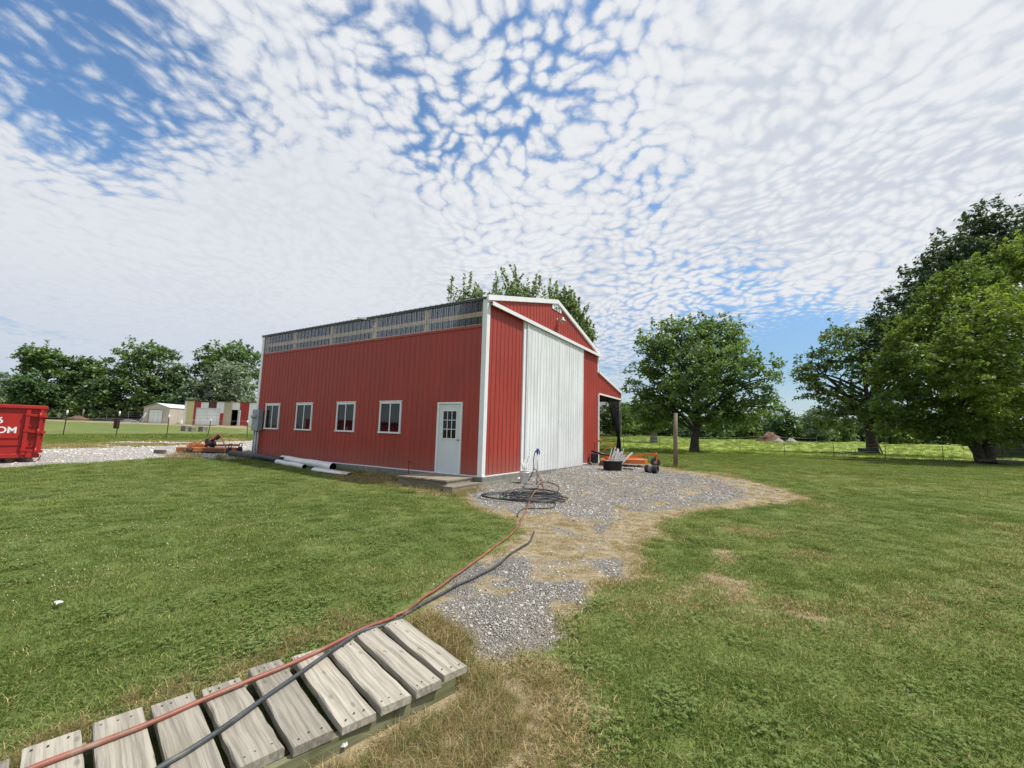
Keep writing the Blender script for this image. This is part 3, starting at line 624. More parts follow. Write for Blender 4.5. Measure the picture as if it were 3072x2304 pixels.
for i in range(NZ+1):
    f=i/NZ; z=3.14-f*(3.14-.0)
    if z>1.25: k=(3.14-z)/(3.14-1.25); yl=10.95+(12.72-10.95)*k; yr=12.98
    else: k=(1.25-z)/1.25; yl=12.72-.28*math.sin(k*1.6); yr=12.93-.05*math.sin(k*3)
    for j in range(NYC+1):
        h=j/NYC; vs.append((-.04-.05*math.sin(h*38+z)*(1 if z>1.25 else 1.0),yl+(yr-yl)*h,z))
cur.add(vs,[(i*(NYC+1)+j,i*(NYC+1)+j+1,(i+1)*(NYC+1)+j+1,(i+1)*(NYC+1)+j) for i in range(NZ) for j in range(NYC)],True)
cu_=cur.build('curtain_netting',NET2,barn,label='black netting gathered to the right post')
hem=[(-.02,10.93,3.14),(-.02,11.3,2.70),(-.0,11.8,2.15),(.0,12.3,1.66),(.0,12.70,1.27),(.02,12.62,.9),(.02,12.50,.5),(.02,12.45,.1)]
MB().tube(spline(hem,4),.022,7).build('hem',NET3,cu_); MB().tube(spline([(.0,12.74,1.27),(.03,12.8,.9),(.03,12.82,.5),(.03,12.85,.05)],4),.045,7).build('hem',NET3,cu_)
# electrics on the left wall
ub=MB().box(-11.93,-11.45,-.24,-.03,1.02,1.92).build('utility_box',GREYM,barn,bevel=.01,label='grey electric service box on the far left end of the wall')
MB().lathe([(.095,-.24),(.095,-.30),(.085,-.36),(.05,-.38),(.001,-.385)],18,'y',(-11.72,0,1.62)).build('meter',mat('meter_glass',(.42,.42,.36),.2),ub)
for x in (-11.86,-11.70,-11.54): MB().tube([(x,-.13,1.02),(x,-.13,-.2)],.032,8).build('conduit',mat('grey_conduit',(.45,.48,.50),.5) if 'grey_conduit' not in MATS else MATS['grey_conduit'],ub)
# pipes behind the clear band and bracket poking out under the eave
MB().tube([(-5.15,.22,HB-.4),(-5.15,.22,HE-.2)],.05,8).tube([(-4.95,.20,HB-.4),(-4.93,.20,HE-.3)],.05,8).build('vent_pipe',TRIM,barn)
MB().beam((-5.65,-.12,HE+.02),(-5.20,-.10,HE-.06),.05,.06).build('eave_bracket',TRIM,barn); MB().tube([(-5.2,-.05,HE-.06),(-4.85,-.03,HE-.17)],.02,6).build('eave_bracket',GREYM,barn)
# ================================================================== STOOP, STANDPIPE, PIPES
st=empty('deck_stoop',(-1.1,-.65,-.3),0,'low weathered wooden stoop with one side step below the barn door','stoop')
xs=np.linspace(-1.98,-.20,13)
def loc(mb,o): return mb.xf(Matrix.Translation(-Vector(o.location)))
for i in range(12): loc(MB().box(xs[i]+.007,xs[i+1]-.007,-1.28+random.uniform(-.012,.012),-.07,-.075,-.038+random.uniform(-.003,.003)),st).build('deck_board',DECK,st)
loc(MB().box(-1.95,-.235,-1.245,-1.205,-.36,-.077),st).build('front_board',DECKX,st); loc(MB().box(-1.95,-1.91,-1.20,-.08,-.36,-.077),st).build('side_board',DECK,st); loc(MB().box(-.275,-.235,-1.20,-.08,-.36,-.077),st).build('side_board',DECK,st)
loc(MB().box(-.232,.10,-1.40,-.06,-.205,-.168),st).build('step_tread',DECK,st); loc(MB().box(.055,.09,-1.38,-.07,-.40,-.207),st).build('step_riser',DECK,st); loc(MB().box(-.20,.053,-1.38,-1.345,-.40,-.207),st).build('step_riser',DECK,st)
rp=empty('red_spigot',(-2.55,-.28,-.28),0,'small dark red water spigot pipe against the wall left of the stoop','spigot')
MB().tube([(0,0,-.1),(0,0,.52)],.014,8).build('pipe',REDP,rp); MB().tube([(0,0,.50),(.06,-.02,.53),(.15,-.02,.53),(.17,-.02,.46)],.013,8).build('spout',REDP,rp); MB().box(-.03,.02,-.03,.03,.53,.56).build('handle',REDP,rp)
g_=lambda f,x,y:ground(*f(x,y))
def lie(name,a,b,r,m,label,cat,inner=None,open_=False,group=None):
    a=np.array(a,float);b=np.array(b,float); a[2]=gz(a[0],a[1])+r*.95; b[2]=gz(b[0],b[1])+r*.95
    pts=[a+(b-a)*t for t in np.linspace(0,1,8)]; pts=[p+np.array([0,0,.012*math.sin(i*1.7)]) for i,p in enumerate(pts)]
    mb=MB().tube(pts,r,20,cap=False); 
    if inner: mb.cur=1; mb.tube(pts,r*.93,20,cap=False)
    o=mb.build(name,[m]+([inner] if inner else []),recalc=False); return tag(o,label,cat,group)
lie('drain_pipe',(-12.7,-.55,0),(-8.75,-.62,0),.125,RUBBER,'long black plastic drain pipe lying along the foot of the wall, left end','pipe',BLACK)
lie('drain_pipe',(-9.1,-.42,0),(-5.75,-.60,0),.135,WPLAS,'thick white split pipe with black inside lying at the foot of the wall','pipe',BLACK)
lie('drain_pipe',(-8.7,-.85,0),(-6.75,-1.0,0),.085,WPLAS,'thin white pipe lying on the grass in front of the thick white one','pipe',BLACK)
pa,pb=np.array((-6.2,-.95)),np.array((-4.5,-.85)); gsh=MB(); vs=[]
for i in range(9):
    c=pa+(pb-pa)*i/8; z=gz(*c)+.02
    for j in range(7): 
        aa=math.pi*(j/6-.5)*1.1; vs.append((c[0],c[1]+.16*math.sin(aa),z+.09*math.cos(aa)*(1-.4*(i/8))))
gsh.add(vs,[(i*7+j,i*7+j+1,(i+1)*7+j+1,(i+1)*7+j) for i in range(8) for j in range(6)],True)
tag(gsh.build('white_gutter_piece',WPLAS,recalc=False),'curved white plastic offcut on the grass at the open end of the white pipes','plastic offcut')
# ================================================================== BOARDWALK
bw=empty('boardwalk',(4.75,-8.4,-.33),0,'weathered grey plank walkway in the bottom left foreground','boardwalk')
Lp=[(4.495,-7.46),(4.45,-7.68),(4.455,-7.89),(4.38,-8.09),(4.315,-8.315),(4.295,-8.55),(4.24,-8.755),(4.185,-8.96),(4.14,-9.175),(4.13,-9.39),(4.09,-9.60),(4.06,-9.81)]
Rp=[(5.30,-7.705),(5.28,-7.915),(5.23,-8.12),(5.18,-8.32),(5.12,-8.53),(5.035,-8.72),(4.99,-8.925),(4.945,-9.13),(4.90,-9.33),(4.87,-9.55),(4.83,-9.76),(4.80,-9.97)]
DARKN=mat('nail_head',(.05,.045,.04),.6)
for i,(a,b) in enumerate(zip(Lp,Rp)):
    c=((a[0]+b[0])/2,(a[1]+b[1])/2); ln=math.dist(a,b); an=math.atan2(b[1]-a[1],b[0]-a[0]); wdp=.165 if i<2 else .178+random.uniform(-.006,.004)
    hz_=ln/2; m=MB(); NS=9; vs=[]
    for k in range(NS+1):
        x=-hz_+ln*k/NS; z=.0035*math.sin(k*1.3+i*2)+random.uniform(-.001,.001); e=random.uniform(-.003,.003)
        vs+=[(x,-wdp/2+e,-.04),(x,wdp/2+e,-.04),(x,wdp/2+e,-.004),(x,wdp/2-.006+e,z),(x,-wdp/2+.006+e,z),(x,-wdp/2+e,-.004)]
    fs=[(k*6+j,(k+1)*6+j,(k+1)*6+(j+1)%6,k*6+(j+1)%6) for k in range(NS) for j in range(6)]+[tuple(range(6)),tuple(range(NS*6+5,NS*6-1,-1))]
    m.add(vs,fs); m.cur=1
    for sx in (-1,1):
        for sy in (-.055,-.01,.05): m.lathe([(.0045,.0),(.0045,.0045),(.0001,.005)],7,'z',(sx*(hz_-random.uniform(.035,.06)),sy+random.uniform(-.01,.01),.0))
    o=m.build('plank',[PLANK,DARKN],bw); o.location=(c[0]-4.75,c[1]+8.4,.13+random.uniform(-.003,.003)); o.rotation_euler=(random.uniform(-.012,.012),random.uniform(-.006,.006),an)
for off in (.04,.975):
    a=np.array([Lp[0][0]+(Rp[0][0]-Lp[0][0])*off,Lp[0][1]+(Rp[0][1]-Lp[0][1])*off]); b=np.array([Lp[-1][0]+(Rp[-1][0]-Lp[-1][0])*off,Lp[-1][1]+(Rp[-1][1]-Lp[-1][1])*off])
    ln=np.linalg.norm(b-a); o=MB().box(-ln/2,ln/2,-.02,.02,-.14,.0).build('stringer',STRING,bw); c=(a+b)/2; o.location=(c[0]-4.75,c[1]+8.4,.086); o.rotation_euler=(0,0,math.atan2(b[1]-a[1],b[0]-a[0]))
# ================================================================== HOSES, HYDRANT, BUCKET
hb=ground(*c5b(1110,925)); hyd=empty('yard_hydrant',hb,0,'freestanding yard water hydrant with blue head in front of the white sliding doors','hydrant')
MB().tube([(0,0,-.1),(0,0,.93)],.017,10).build('standpipe',GALV,hyd)
MB().lathe([(.022,.90),(.032,.93),(.036,.98),(.040,1.0),(.032,1.05),(.02,1.07),(.001,1.075)],12,'z').tube([(0,0,.99),(-.05,-.03,.98),(-.07,-.045,.94)],.020,8).build('head',BLUE,hyd)
MB().tube([(.02,.01,1.06),(.035,.02,1.04),(.055,.035,.94),(.05,.03,.88)],[.012,.014,.016,.012],8).build('handle',BLUE,hyd)
def H(f,x,y,z=.024): p=ground(*f(x,y)); p[2]+=z; return p
def onpl(f,x,y,z): return plane(*f(x,y),z)
sx_=-RH*.075
ytop=hb+np.array([-.07,-.045,.93]); ym=hb+np.array([*( -RH*.10),.50])
tag(MB().tube(spline([ytop,ytop+np.array([-.02,-.01,-.12]),hb+np.array([*(-RH*.11),.68]),ym],5),.014,8).tube([ym,ym+np.array([0,0,-.05])],.02,8).build('lead_hose',HOSE_K),'short black hose dropping from the hydrant spout to a splitter','hose')
olist=[ym+np.array([0,0,-.05]),hb+np.array([*(-RH*.02),.40]),hb+np.array([*(RH*.06),.20])]
o1=[H(c5b,*p) for p in ((1190,840),(1245,980),(1240,1070),(1130,1100),(1060,1180),(1000,1260),(935,1370),(890,1480),(800,1640))]
o1[3][2]+=.05; o1[4][2]+=.09; o1[5][2]+=.07; o1[6][2]+=.02
o2=[H(c7,*p) for p in ((738,325),(725,355),(690,400),(650,435),(605,465),(560,503),(515,535),(450,583),(395,622),(330,672),(270,708),(225,748),(175,782),(120,803))]
o3=[onpl(c6,x,y,z) for x,y,z in ((1745,150,-.24),(1690,170,-.21),(1640,187,-.186),(1560,224,-.186),(1430,290,-.186),(1290,355,-.186),(1080,440,-.186),(900,515,-.186),(660,620,-.186),(400,720,-.186),(150,815,-.186),(-150,950,-.186),(-500,1110,-.186))]
tag(MB().tube(spline(olist+o1+o2+o3,5),.0130,9).build('garden_hose',HOSE_O),'long faded orange-red garden hose running from the hydrant to the boardwalk','hose')
b2=[H(c7,*p) for p in ((793,385),(792,400),(775,440),(740,465),(700,488),(660,520),(630,548),(585,578),(540,600),(490,625),(430,650),(370,685),(300,722),(250,750),(205,778),(175,795))]
b2[0][2]-=.03; b2[-1][2]+=.0
b3=[onpl(c6,x,y,z) for x,y,z in ((1770,155,-.235),(1700,185,-.205),(1600,212,-.186),(1545,245,-.186),(1450,310,-.186),(1330,395,-.186),(1180,500,-.186),(1000,630,-.186),(850,730,-.186),(700,820,-.186),(520,960,-.186),(300,1100,-.186))]
b3=[p+np.array([0,0,-.0]) for p in b3]
tag(MB().tube(spline(b2+b3,5),.0128,9).build('garden_hose',HOSE_K),'black garden hose running beside the orange one along the gravel path and over the planks','hose')
HPATH=np.array([p[:2] for p in spline(o1+o2,3)]+[p[:2] for p in spline(b2,3)])
# coil of black hose
cc=ground(*c5b(1030,1200)); pts=[ym+np.array([0,0,-.05]),hb+np.array([*(-RH*.18),.25])]+[H(c5b,*p,z=.02) for p in ((900,905),(830,990),(900,1020),(1050,1045),(1150,960),(1160,930),(1250,890))]
pts+= [H(c5b,*p,z=.02) for p in ((1400,900),(1540,960),(1570,1040),(1500,1110),(1350,1160))]
ph=.2
for i in range(11):
    lx=random.uniform(.38,.80) if i else .6; ly=random.uniform(.45,1.0); ox,oy=random.uniform(-.14,.14),random.uniform(-.30,.30)
    if i in (3,8): lx=.9; ox=-.30
    for k in range(8):
        a=ph+2*math.pi*k/8+random.uniform(-.12,.12); wq=ox+lx*math.cos(a)*random.uniform(.9,1.08); dq=oy+ly*math.sin(a)*random.uniform(.88,1.1)
        x=cc[0]+RH[0]*wq+FH[0]*dq; y=cc[1]+RH[1]*wq+FH[1]*dq; pts.append(np.array([x,y,gz(x,y)+.016+.011*i*random.uniform(.5,1.)]))
pts+=[H(c5b,*p,z=.018) for p in ((1330,1170),(1330,1230),(1450,1290),(1500,1370),(1380,1425),(1150,1432),(980,1432),(830,1450),(740,1510),(705,1580),(715,1610))]
tag(MB().tube(spline(pts,5),.0125,7).build('hose_coil',HOSE_K),'loose coil of black hose lying on the gravel below the hydrant','hose')
bk=ground(*c5b(850,895)); bkt=empty('white_bucket',bk,.4,'white plastic bucket filled with white rods beside the hydrant','bucket')
MB().lathe([(.001,.0),(.125,.0),(.13,.01),(.150,.30),(.158,.305),(.158,.33),(.150,.335),(.15,.37),(.157,.372),(.157,.385),(.145,.385),(.12,.02),(.001,.02)],24).build('bucket_body',WPLAS,bkt)
MB().tube(spline([(-.157,0,.31),(-.17,-.08,.26),(-.10,-.16,.22),(0,-.185,.20),(.10,-.16,.22),(.17,-.08,.26),(.157,0,.31)],3),.004,5).build('handle',GALV,bkt)
rr=MB()
for i in range(17):
    a=random.uniform(0,6.28); r0=random.uniform(0,.08); r1=random.uniform(.04,.17); h=random.uniform(.47,.72)
    rr.tube([(r0*math.cos(a+1),r0*math.sin(a+1),.03),(r1*math.cos(a),r1*math.sin(a),h)],random.choice((.008,.011,.014)),6)
rr.cur=1
for a,h in ((.4,.82),(2.1,.66),(3.9,.60),(5.,.7)): rr.tube([(0,0,.1),(.09*math.cos(a),.09*math.sin(a),h-.06),(.13*math.cos(a),.13*math.sin(a),h)],.006,5)
rods=rr.build('rods',[WPLAS,BLACK]); rods.location=bk; tag(rods,'white plastic rods and black stakes standing in the white bucket','rods')
wr=ground(*c5b(745,840)); tag(MB().lathe([(.001,0),(.07,.01),(.09,.05),(.06,.09),(.001,.10)],9,'z',tuple(wr)).build('white_scrap',WPLAS),'crumpled white scrap on the gravel just left of the white bucket','scrap')
# ================================================================== THINGS BY THE LEAN-TO
tb=ground(*c6b(400,1485)); R0=Matrix.Rotation(YAW,4,'Z')
tub=empty('black_tub',tb,YAW,'black plastic stock tub full of white slats by the lean-to corner','tub')
prof=[(.001,.0),(.30,.0),(.31,.015),(.36,.34),(.38,.345),(.38,.37),(.35,.37),(.29,.03),(.001,.03)]
t_=MB().lathe(prof,28).build('tub_body',BLACK,tub); t_.scale=(1.12,.8,1)
sl=MB()
for i in range(26):
    a=random.uniform(-.25,.55); b_=random.uniform(-.3,.3); L2=random.uniform(.45,.85); x0=random.uniform(-.25,.22); y0=random.uniform(-.18,.18)
    dvec=np.array([math.sin(a)+.45,b_*.5,1.0]); dvec/=np.linalg.norm(dvec); p0=np.array([x0,y0,.12]); sl.beam(p0,p0+dvec*L2,random.uniform(.03,.06),.008,up=(random.uniform(-1,1),1,0))
so_=sl.build('slats',WPLAS); so_.location=tb; so_.rotation_euler=(0,0,YAW); tag(so_,'bundle of white plastic slats leaning out of the black tub','slats')
bb=ground(*c6b(205,1400)); ob=empty('orange_bucket',bb,.3,'small orange bucket tipped beside the black tub at the barn corner','bucket')
MB().lathe([(.001,.0),(.13,.0),(.155,.26),(.165,.262),(.165,.28),(.145,.28),(.12,.02),(.001,.02)],20).build('bucket_body',ORANGE,ob)
MB().lathe([(.166,.263),(.172,.27),(.166,.281)],20).build('rim',WPLAS,ob); ob.rotation_euler=(.35,.5,.3)
br=ground(*c6b(1095,1535)); bar=empty('black_drum',(br[0],br[1],br[2]+.15),YAW,'small black drum lying on its side at the gravel edge','drum')
dr=MB().lathe([(.001,-.23),(.14,-.23),(.15,-.22),(.15,.22),(.14,.235),(.12,.235),(.118,.21),(.001,.21)],24,'x').build('drum_body',BLACK,bar); bar.rotation_euler=(0,0,YAW-.75)
MB().lathe([(.152,-.08),(.152,.06)],24,'x').build('label_band',mat('faded_label',(.16,.15,.17),.6),bar)
tp=[g_(c6b,590,1470),g_(c6b,775,1490)]; a_,b_=tp; a_[2]+=.035; b_[2]+=.035
tag(MB().beam(a_,b_,.09,.07).build('timber_offcut',POSTW),'short grey timber lying on gravel right of the black tub','timber')
# orange rear mower with caster
mo=ground(*c6b(760,1420)); mw=empty('rotary_mower',mo,YAW,'orange tractor mower deck with a black caster wheel standing beyond the black tub','mower')
d=MB().prism([(-1.05,-.35),(.45,-.40),(.62,-.1),(.62,.7),(-.3,1.0),(-1.2,.8)],.14,.34,'z').build('deck',ORANGE,mw,bevel=.02)
MB().beam((-.95,.1,.40),(.2,.15,.44),.16,.10).beam((.1,.10,.46),(1.02,-.05,.58),.09,.09).beam((-1.1,.4,.38),(.3,.5,.40),.10,.08).build('frame',ORANGE,mw)
MB().tube([(1.02,-.05,.63),(1.02,-.05,.48)],.03,8).beam((1.02,-.13,.47),(1.0,-.13,.22),.02,.06).beam((1.02,.03,.47),(1.0,.03,.22),.02,.06).beam((1.02,-.15,.475),(1.02,.05,.475),.07,.03).build('caster_fork',ORANGE,mw)
wl=MB().lathe([(.10,-.055),(.19,-.06),(.21,-.04),(.215,0),(.21,.04),(.19,.06),(.10,.055)],26,'y',(.98,-.05,.21)).build('caster_wheel',RUBBER,mw)
MB().lathe([(.001,-.045),(.04,-.06),(.06,-.03),(.10,-.03),(.10,.03),(.001,.03)],18,'y',(.98,-.05,.21)).build('rim',GREYM,wl)
MB().beam((-1.3,.9,.45),(-.75,.6,.95),.08,.05).beam((-1.6,1.0,1.0),(-.8,1.0,1.15),.08,.08).beam((-.75,.6,.95),(-.35,.5,.42),.10,.04).build('hitch_frame',ORANGE2,mw)
MB().tube([(-1.75,.3,.62),(-1.3,.35,.50),(-.7,.4,.40)],.045,8).box(-1.75,-1.5,.1,.5,.1,.5).build('drive_shaft',BLACK,mw)
# lone post
pp=ground(2027,1401); tag(MB().tube([(pp[0],pp[1],pp[2]-.2),(pp[0]+.01,pp[1],pp[2]+1.2),(pp[0]+.03,pp[1],pp[2]+2.42)],[.095,.092,.088],12,smooth=True).build('wooden_post',POSTW),'single tall bare wooden post standing on the lawn right of the barn','post')
# ================================================================== SKIP
dc=ground(112,1385); t2=RH*.63+FH*.78; t2/=np.linalg.norm(t2); ang=math.atan2(t2[1],t2[0])
# local frame: +x towards the hinged end, -y faces the camera
dp=empty('skip',dc,ang,'large red roll-off skip with white lettering at the left edge of the picture','skip')
LD,HD,WD=6.6,1.92,2.3
MB().box(-LD,-.10,0.02,.06,.28,HD-.08).box(-LD,-.1,WD-.06,WD-.02,.28,HD-.08).box(-LD,-LD+.05,.061,WD-.061,.28,HD-.08).box(-LD+.051,-.06,.061,WD-.061,.28,.32).build('body',DUMP,dp)
MB().box(-LD-.02,.06,-.07,.05,HD-.12,HD).box(-LD-.02,.06,WD-.05,WD+.05,HD-.12,HD).build('top_rail',DUMP,dp,bevel=.015)
MB().box(-LD,.02,-.04,.10,.14,.275).build('bottom_rail',DUMP,dp,bevel=.01)
for x in (-6.2,-5.3,-4.4,-3.5,-2.6): MB().box(x-.06,x+.06,-.05,.019,.277,HD-.122).build('side_rib',DUMP,dp)
MB().box(-1.02,-.44,-.012,.0195,.80,.815).box(-1.02,-.44,-.012,.0195,.56,.57).build('weld_seam',DUMP,dp)
MB().box(-.42,-.32,-.085,.018,.24,HD-.15).build('corner_post',DUMP,dp); MB().box(-.10,-.02,-.075,.02,.22,HD-.17).build('door_post',DUMP,dp); MB().box(-.10,-.02,WD-.02,WD+.06,.22,HD-.17).build('door_post',DUMP,dp)
MB().box(-.018,.04,-.02,WD+.02,.30,HD-.10).build('rear_door',DUMP,dp)
MB().box(-.30,-.11,-.012,.019,1.20,1.215).box(-.30,-.11,-.012,.019,.80,.815).box(-.30,-.11,-.012,.019,.50,.515).build('door_frame_bar',DUMP,dp)
for z in (1.60,1.05,.40):
    h=MB().add([(-.44,-.10,z+.05),(.08,-.12,z-.0),(.08,-.12,z-.09),(-.44,-.10,z-.02),(-.44,-.02,z+.05),(.08,-.02,z-.0),(.08,-.02,z-.09),(-.44,-.02,z-.02)],[(0,1,2,3),(7,6,5,4),(0,4,5,1),(1,5,6,2),(2,6,7,3),(3,7,4,0)])
    h.tube([(-.10,-.14,z-.16),(-.10,-.14,z+.08)],.03,8); h.build('hinge',DUMP,dp)
MB().box(-.30,-.10,-.10,.05,.16,.33).build('latch',DUMP,dp); MB().tube(spline([(-.26,-.1,.10),(-.14,-.12,.02),(-.0,-.12,.05),(.05,-.11,.22)],4),.016,6).build('chain',RUST,dp)
MB().tube([(-.62,.1,.10),(-.62,.4,.10)],.11,14).tube([(-.62,WD-.4,.10),(-.62,WD-.1,.10)],.11,14).build('roller',RUST,dp)
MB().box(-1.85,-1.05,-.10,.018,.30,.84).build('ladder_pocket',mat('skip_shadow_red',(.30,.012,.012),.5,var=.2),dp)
def dtext(body,xl,zc,size,bold):
    # right edge of the text at local x = xl
    o=text_mesh(body,size,'lettering',INK,dp,Matrix.Translation((0,-.004+.018,zc))@Euler((math.pi/2,0,0)).to_matrix().to_4x4(),bold)
    mx=max(v.co.x for v in o.data.vertices); o.data.transform(Matrix.Translation((xl-mx,0,0))); return o
dtext('COM',-.58,1.06,.29,.007); dtext('6',-.90,1.38,.28,.007)
# ================================================================== LEFT MOWER, BRICK
lm=ground(*cz(1190,985)); ml=empty('finishing_mower',lm,YAW,'faded orange tractor finishing mower with three-point frame on the white gravel drive','mower')
MB().prism([(-1.22,-.10),(-1.15,-.26),(-.35,-.28),(-.10,-.16),(1.05,-.20),(1.10,.55),(.9,.75),(-.9,.75),(-1.2,.5)],.05,.24,'z').build('deck',ORANGE2,ml,bevel=.02)
MB().prism([(.05,-.245),(1.0,-.22),(1.0,-.202),(.05,-.205)],.06,.22,'z').build('worn_skirt',RUST,ml)
MB().beam((-.85,.1,.30),(-.05,.1,.30),.22,.12).beam((.15,.5,.32),(1.15,.5,.36),.14,.10).beam((-.95,.5,.38),(-.4,.4,.36),.06,.05).build('frame',ORANGE2,ml)
for p,q in (((-.10,-.05,.26),(.38,.15,.90)),((-.42,.6,.28),(.38,.25,.90)),((.72,.3,.26),(.42,.2,.86)),((-.55,.0,.30),(.36,.2,.88))): MB().beam(p,q,.045,.03).build('hitch_bar',ORANGE2,ml)
MB().lathe([(.001,-.16),(.15,-.16),(.17,0),(.15,.16),(.001,.16)],14,'z',(.02,.15,.48)).lathe([(.14,-.1),(.16,.1),(.001,.11)],12,'x',(.2,.1,.40)).build('gearbox',BLACK,ml)
MB().tube([(.12,.1,.48),(.38,.0,.62),(.52,-.03,.70)],.04,8).tube([(.46,-.02,.66),(.60,-.05,.74)],.085,12).build('drive_shaft',BLACK,ml)
for x,y in ((-.45,-.38),(1.12,-.05),(-1.0,.62),(1.12,.7)):
    wq=MB().lathe([(.05,-.05),(.13,-.055),(.145,0),(.13,.055),(.05,.05)],18,'x',(x,y,.14)).build('gauge_wheel',RUBBER,ml); MB().lathe([(.001,-.04),(.05,-.04),(.05,.04),(.001,.04)],10,'x',(x,y,.14)).build('hub',RUST,wq)
    MB().beam((x-.06,y,.14),(x-.06,y+.05,.42),.03,.02).beam((x+.06,y,.14),(x+.06,y+.05,.42),.03,.02).beam((x-.07,y+.05,.43),(x+.07,y+.05,.43),.04,.03).build('wheel_fork',ORANGE2 if x<1 else RUST,ml)
bq=ground(*cz(440,1000)); tag(MB().box(-.2,.2,-.1,.1,0,.16).build('loose_block',BRICK,bevel=.015),'dark block lying alone on the white gravel drive left of the orange mower','block'); bpy.data.objects['loose_block'].location=bq; bpy.data.objects['loose_block'].rotation_euler=(0,0,YAW+.2)
# ================================================================== FENCES
def tpost(mb,base,lean,h,r=.024): mb.beam((base[0],base[1],base[2]-.1),(base[0]+lean[0],base[1]+lean[1],base[2]+h),r*2,.012); mb.beam((base[0],base[1]+.012,base[2]-.1),(base[0]+lean[0],base[1]+lean[1]+.012,base[2]+h),.012,r*1.6)
def wirefence(name,bases,tops,label,pm,wz=(.35,.75,1.15),wr=.006,cap=None,oname='fence_post',group=None):
    c=np.mean(np.array(bases),0); root=empty(name,c,0,label,'fence')
    if group: root['group']=group
    T=Matrix.Translation(-Vector(c))
    for b,t in zip(bases,tops):
        mb=MB(); tpost(mb,b,(t[0]-b[0],t[1]-b[1]),t[2]-b[2]); o=mb.xf(T).build(oname,pm,root)
        if cap: k=MB(); l=(np.array(t)-b); k.tube([b+l*.84,b+l*1.01],.045,8); k.xf(T).build('white_cap',WPLAS,o)
    mb=MB()
    for z in wz:
        pts=[]
        for i,(b,t) in enumerate(zip(bases,tops)):
            l=(np.array(t)-b); p=b+l*(z/l[2]); 
            if i: pts.append((pts[-1]+p)/2-np.array([0,0,.03]))
            pts.append(p)
        mb.tube(pts,wr,4)
    mb.xf(T).build('wire',GALV,root); return root
lb=[ground(*q) for q in ((30,1309),(187,1313),(347,1313),(499,1313),(622,1311),(741,1313))]
lt=[]
for b,(tx,ty) in zip(lb,((46,1228),(203,1232),(360,1235),(508,1245),(633,1257),(743,1262))):
    w,d=wd(b[0],b[1]); lt.append(P3(tx,ty,float(d)))
wirefence('wire_fence',lb,lt,'wire fence of leaning dark steel posts with pale caps across the left yard',STEELD,cap=True,wz=(.4,.9,1.25))
b=lb[2]; l=lt[2]-b; c=b+l*.52; hb_=empty('hanging_box',c,YAW,'black and red box hung on a leaning post of the left yard fence','box')
MB().box(-.16,.16,-.14,-.03,-.30,.30).build('box_body',BLACK,hb_,bevel=.02); MB().box(.06,.13,-.155,-.141,-.22,.25).build('red_stripe',REDP,hb_); MB().box(-.15,-.11,-.155,-.141,-.25,.2).build('red_stripe',REDP,hb_)
rb=[ground(*q) for q in ((1872,1349),(1979,1350),(2220,1359),(2355,1369),(2503,1373),(2658,1379),(2831,1385),(3010,1391),(3200,1398))]
wirefence('wire_fence',rb,[b+np.array([random.uniform(-.05,.05),0,1.32]) for b in rb],'low wire fence of dark steel posts between mown lawn and pasture on the right',STEELD,wz=(.3,.65,1.0,1.25),wr=.005)
fb=[at(px,62.) for px in (1860,1881,1921,1999,2130)]+[at(px,78.) for px in (2277,2372,2450)]
wirefence('wire_fence',fb,[b+np.array([0,0,1.35]) for b in fb],'faint pale wire fence at the far edge of the pasture before the bushes',GALV,wz=(.5,1.1),wr=.008)
bf=[at(px,70.) for px in (90,175,247,318,383,430)]
wirefence('wire_fence',bf,[b+np.array([0,0,1.75]) for b in bf],'wire mesh fence in front of the dense trees behind the left yard',GALV,wz=(.3,.6,.9,1.2,1.5,1.7),wr=.01,cap=None)
gp=at(247,69.5); tag(MB().tube([(gp[0],gp[1],gp[2]-.1),(gp[0],gp[1],gp[2]+1.9)],.12,8).build('fence_end_post',BARKL),'thick pale grey wooden post by the soil heap behind the left yard','post')
# ================================================================== SHEDS
def shed_frame(px,d,rot): p=at(px,d); return p,YAW+rot
p,a=shed_frame(427,64.,-.04)
sh=empty('beige_shed',p,a,'small beige metal garage with white roller door and gable front','shed')
w_,hE,hR,ln=4.05,2.35,2.95,5.2
def wallpan(s0,s1,y,zb,zt,m,par,name='wall_panel',label=None,mpf=None,holes=[]): sheets(name,mpf or (lambda s,o,z:(s,y-o,z)),s0,s1,zb,zt,holes,m,par,wdt=9.,minor=False,label=label,extra=())
gl=lambda s:hE+(hR-hE)*(1-abs(s-w_/2)/(w_/2))
sheets('wall_panel',lambda s,o,z:(s,-o*.5,z),0.,w_,lambda s:0.,gl,[(.85,3.0,-1.,2.02)],BEIGE,sh,wdt=1.0125,minor=False,extra=(w_/2,))
sheets('wall_panel',lambda s,o,z:(w_+o*.5,s,z),0.,ln,lambda s:0.,lambda s:hE,[],BEIGE,sh,wdt=1.3,minor=False); sheets('wall_panel',lambda s,o,z:(-o*.5,s,z),0.,ln,lambda s:0.,lambda s:hE,[],BEIGE,sh,wdt=1.3,minor=False)
sheets('wall_panel',lambda s,o,z:(s,ln+o*.5,z),0.,w_,lambda s:0.,gl,[],BEIGE,sh,wdt=1.0125,minor=False,extra=(w_/2,))
gd=MB()
for k in range(5): gd.box(.87,2.98,.03,.07,.02+k*.4,.02+k*.4+.385)
gd.build('roller_door',WHT2,sh); MB().box(.80,.86,-.03,.05,0,2.06).box(2.99,3.05,-.03,.05,0,2.06).box(.861,2.989,-.03,.05,2.01,2.07).build('door_trim',mat('taupe_trim',(.22,.19,.16),.6),sh)
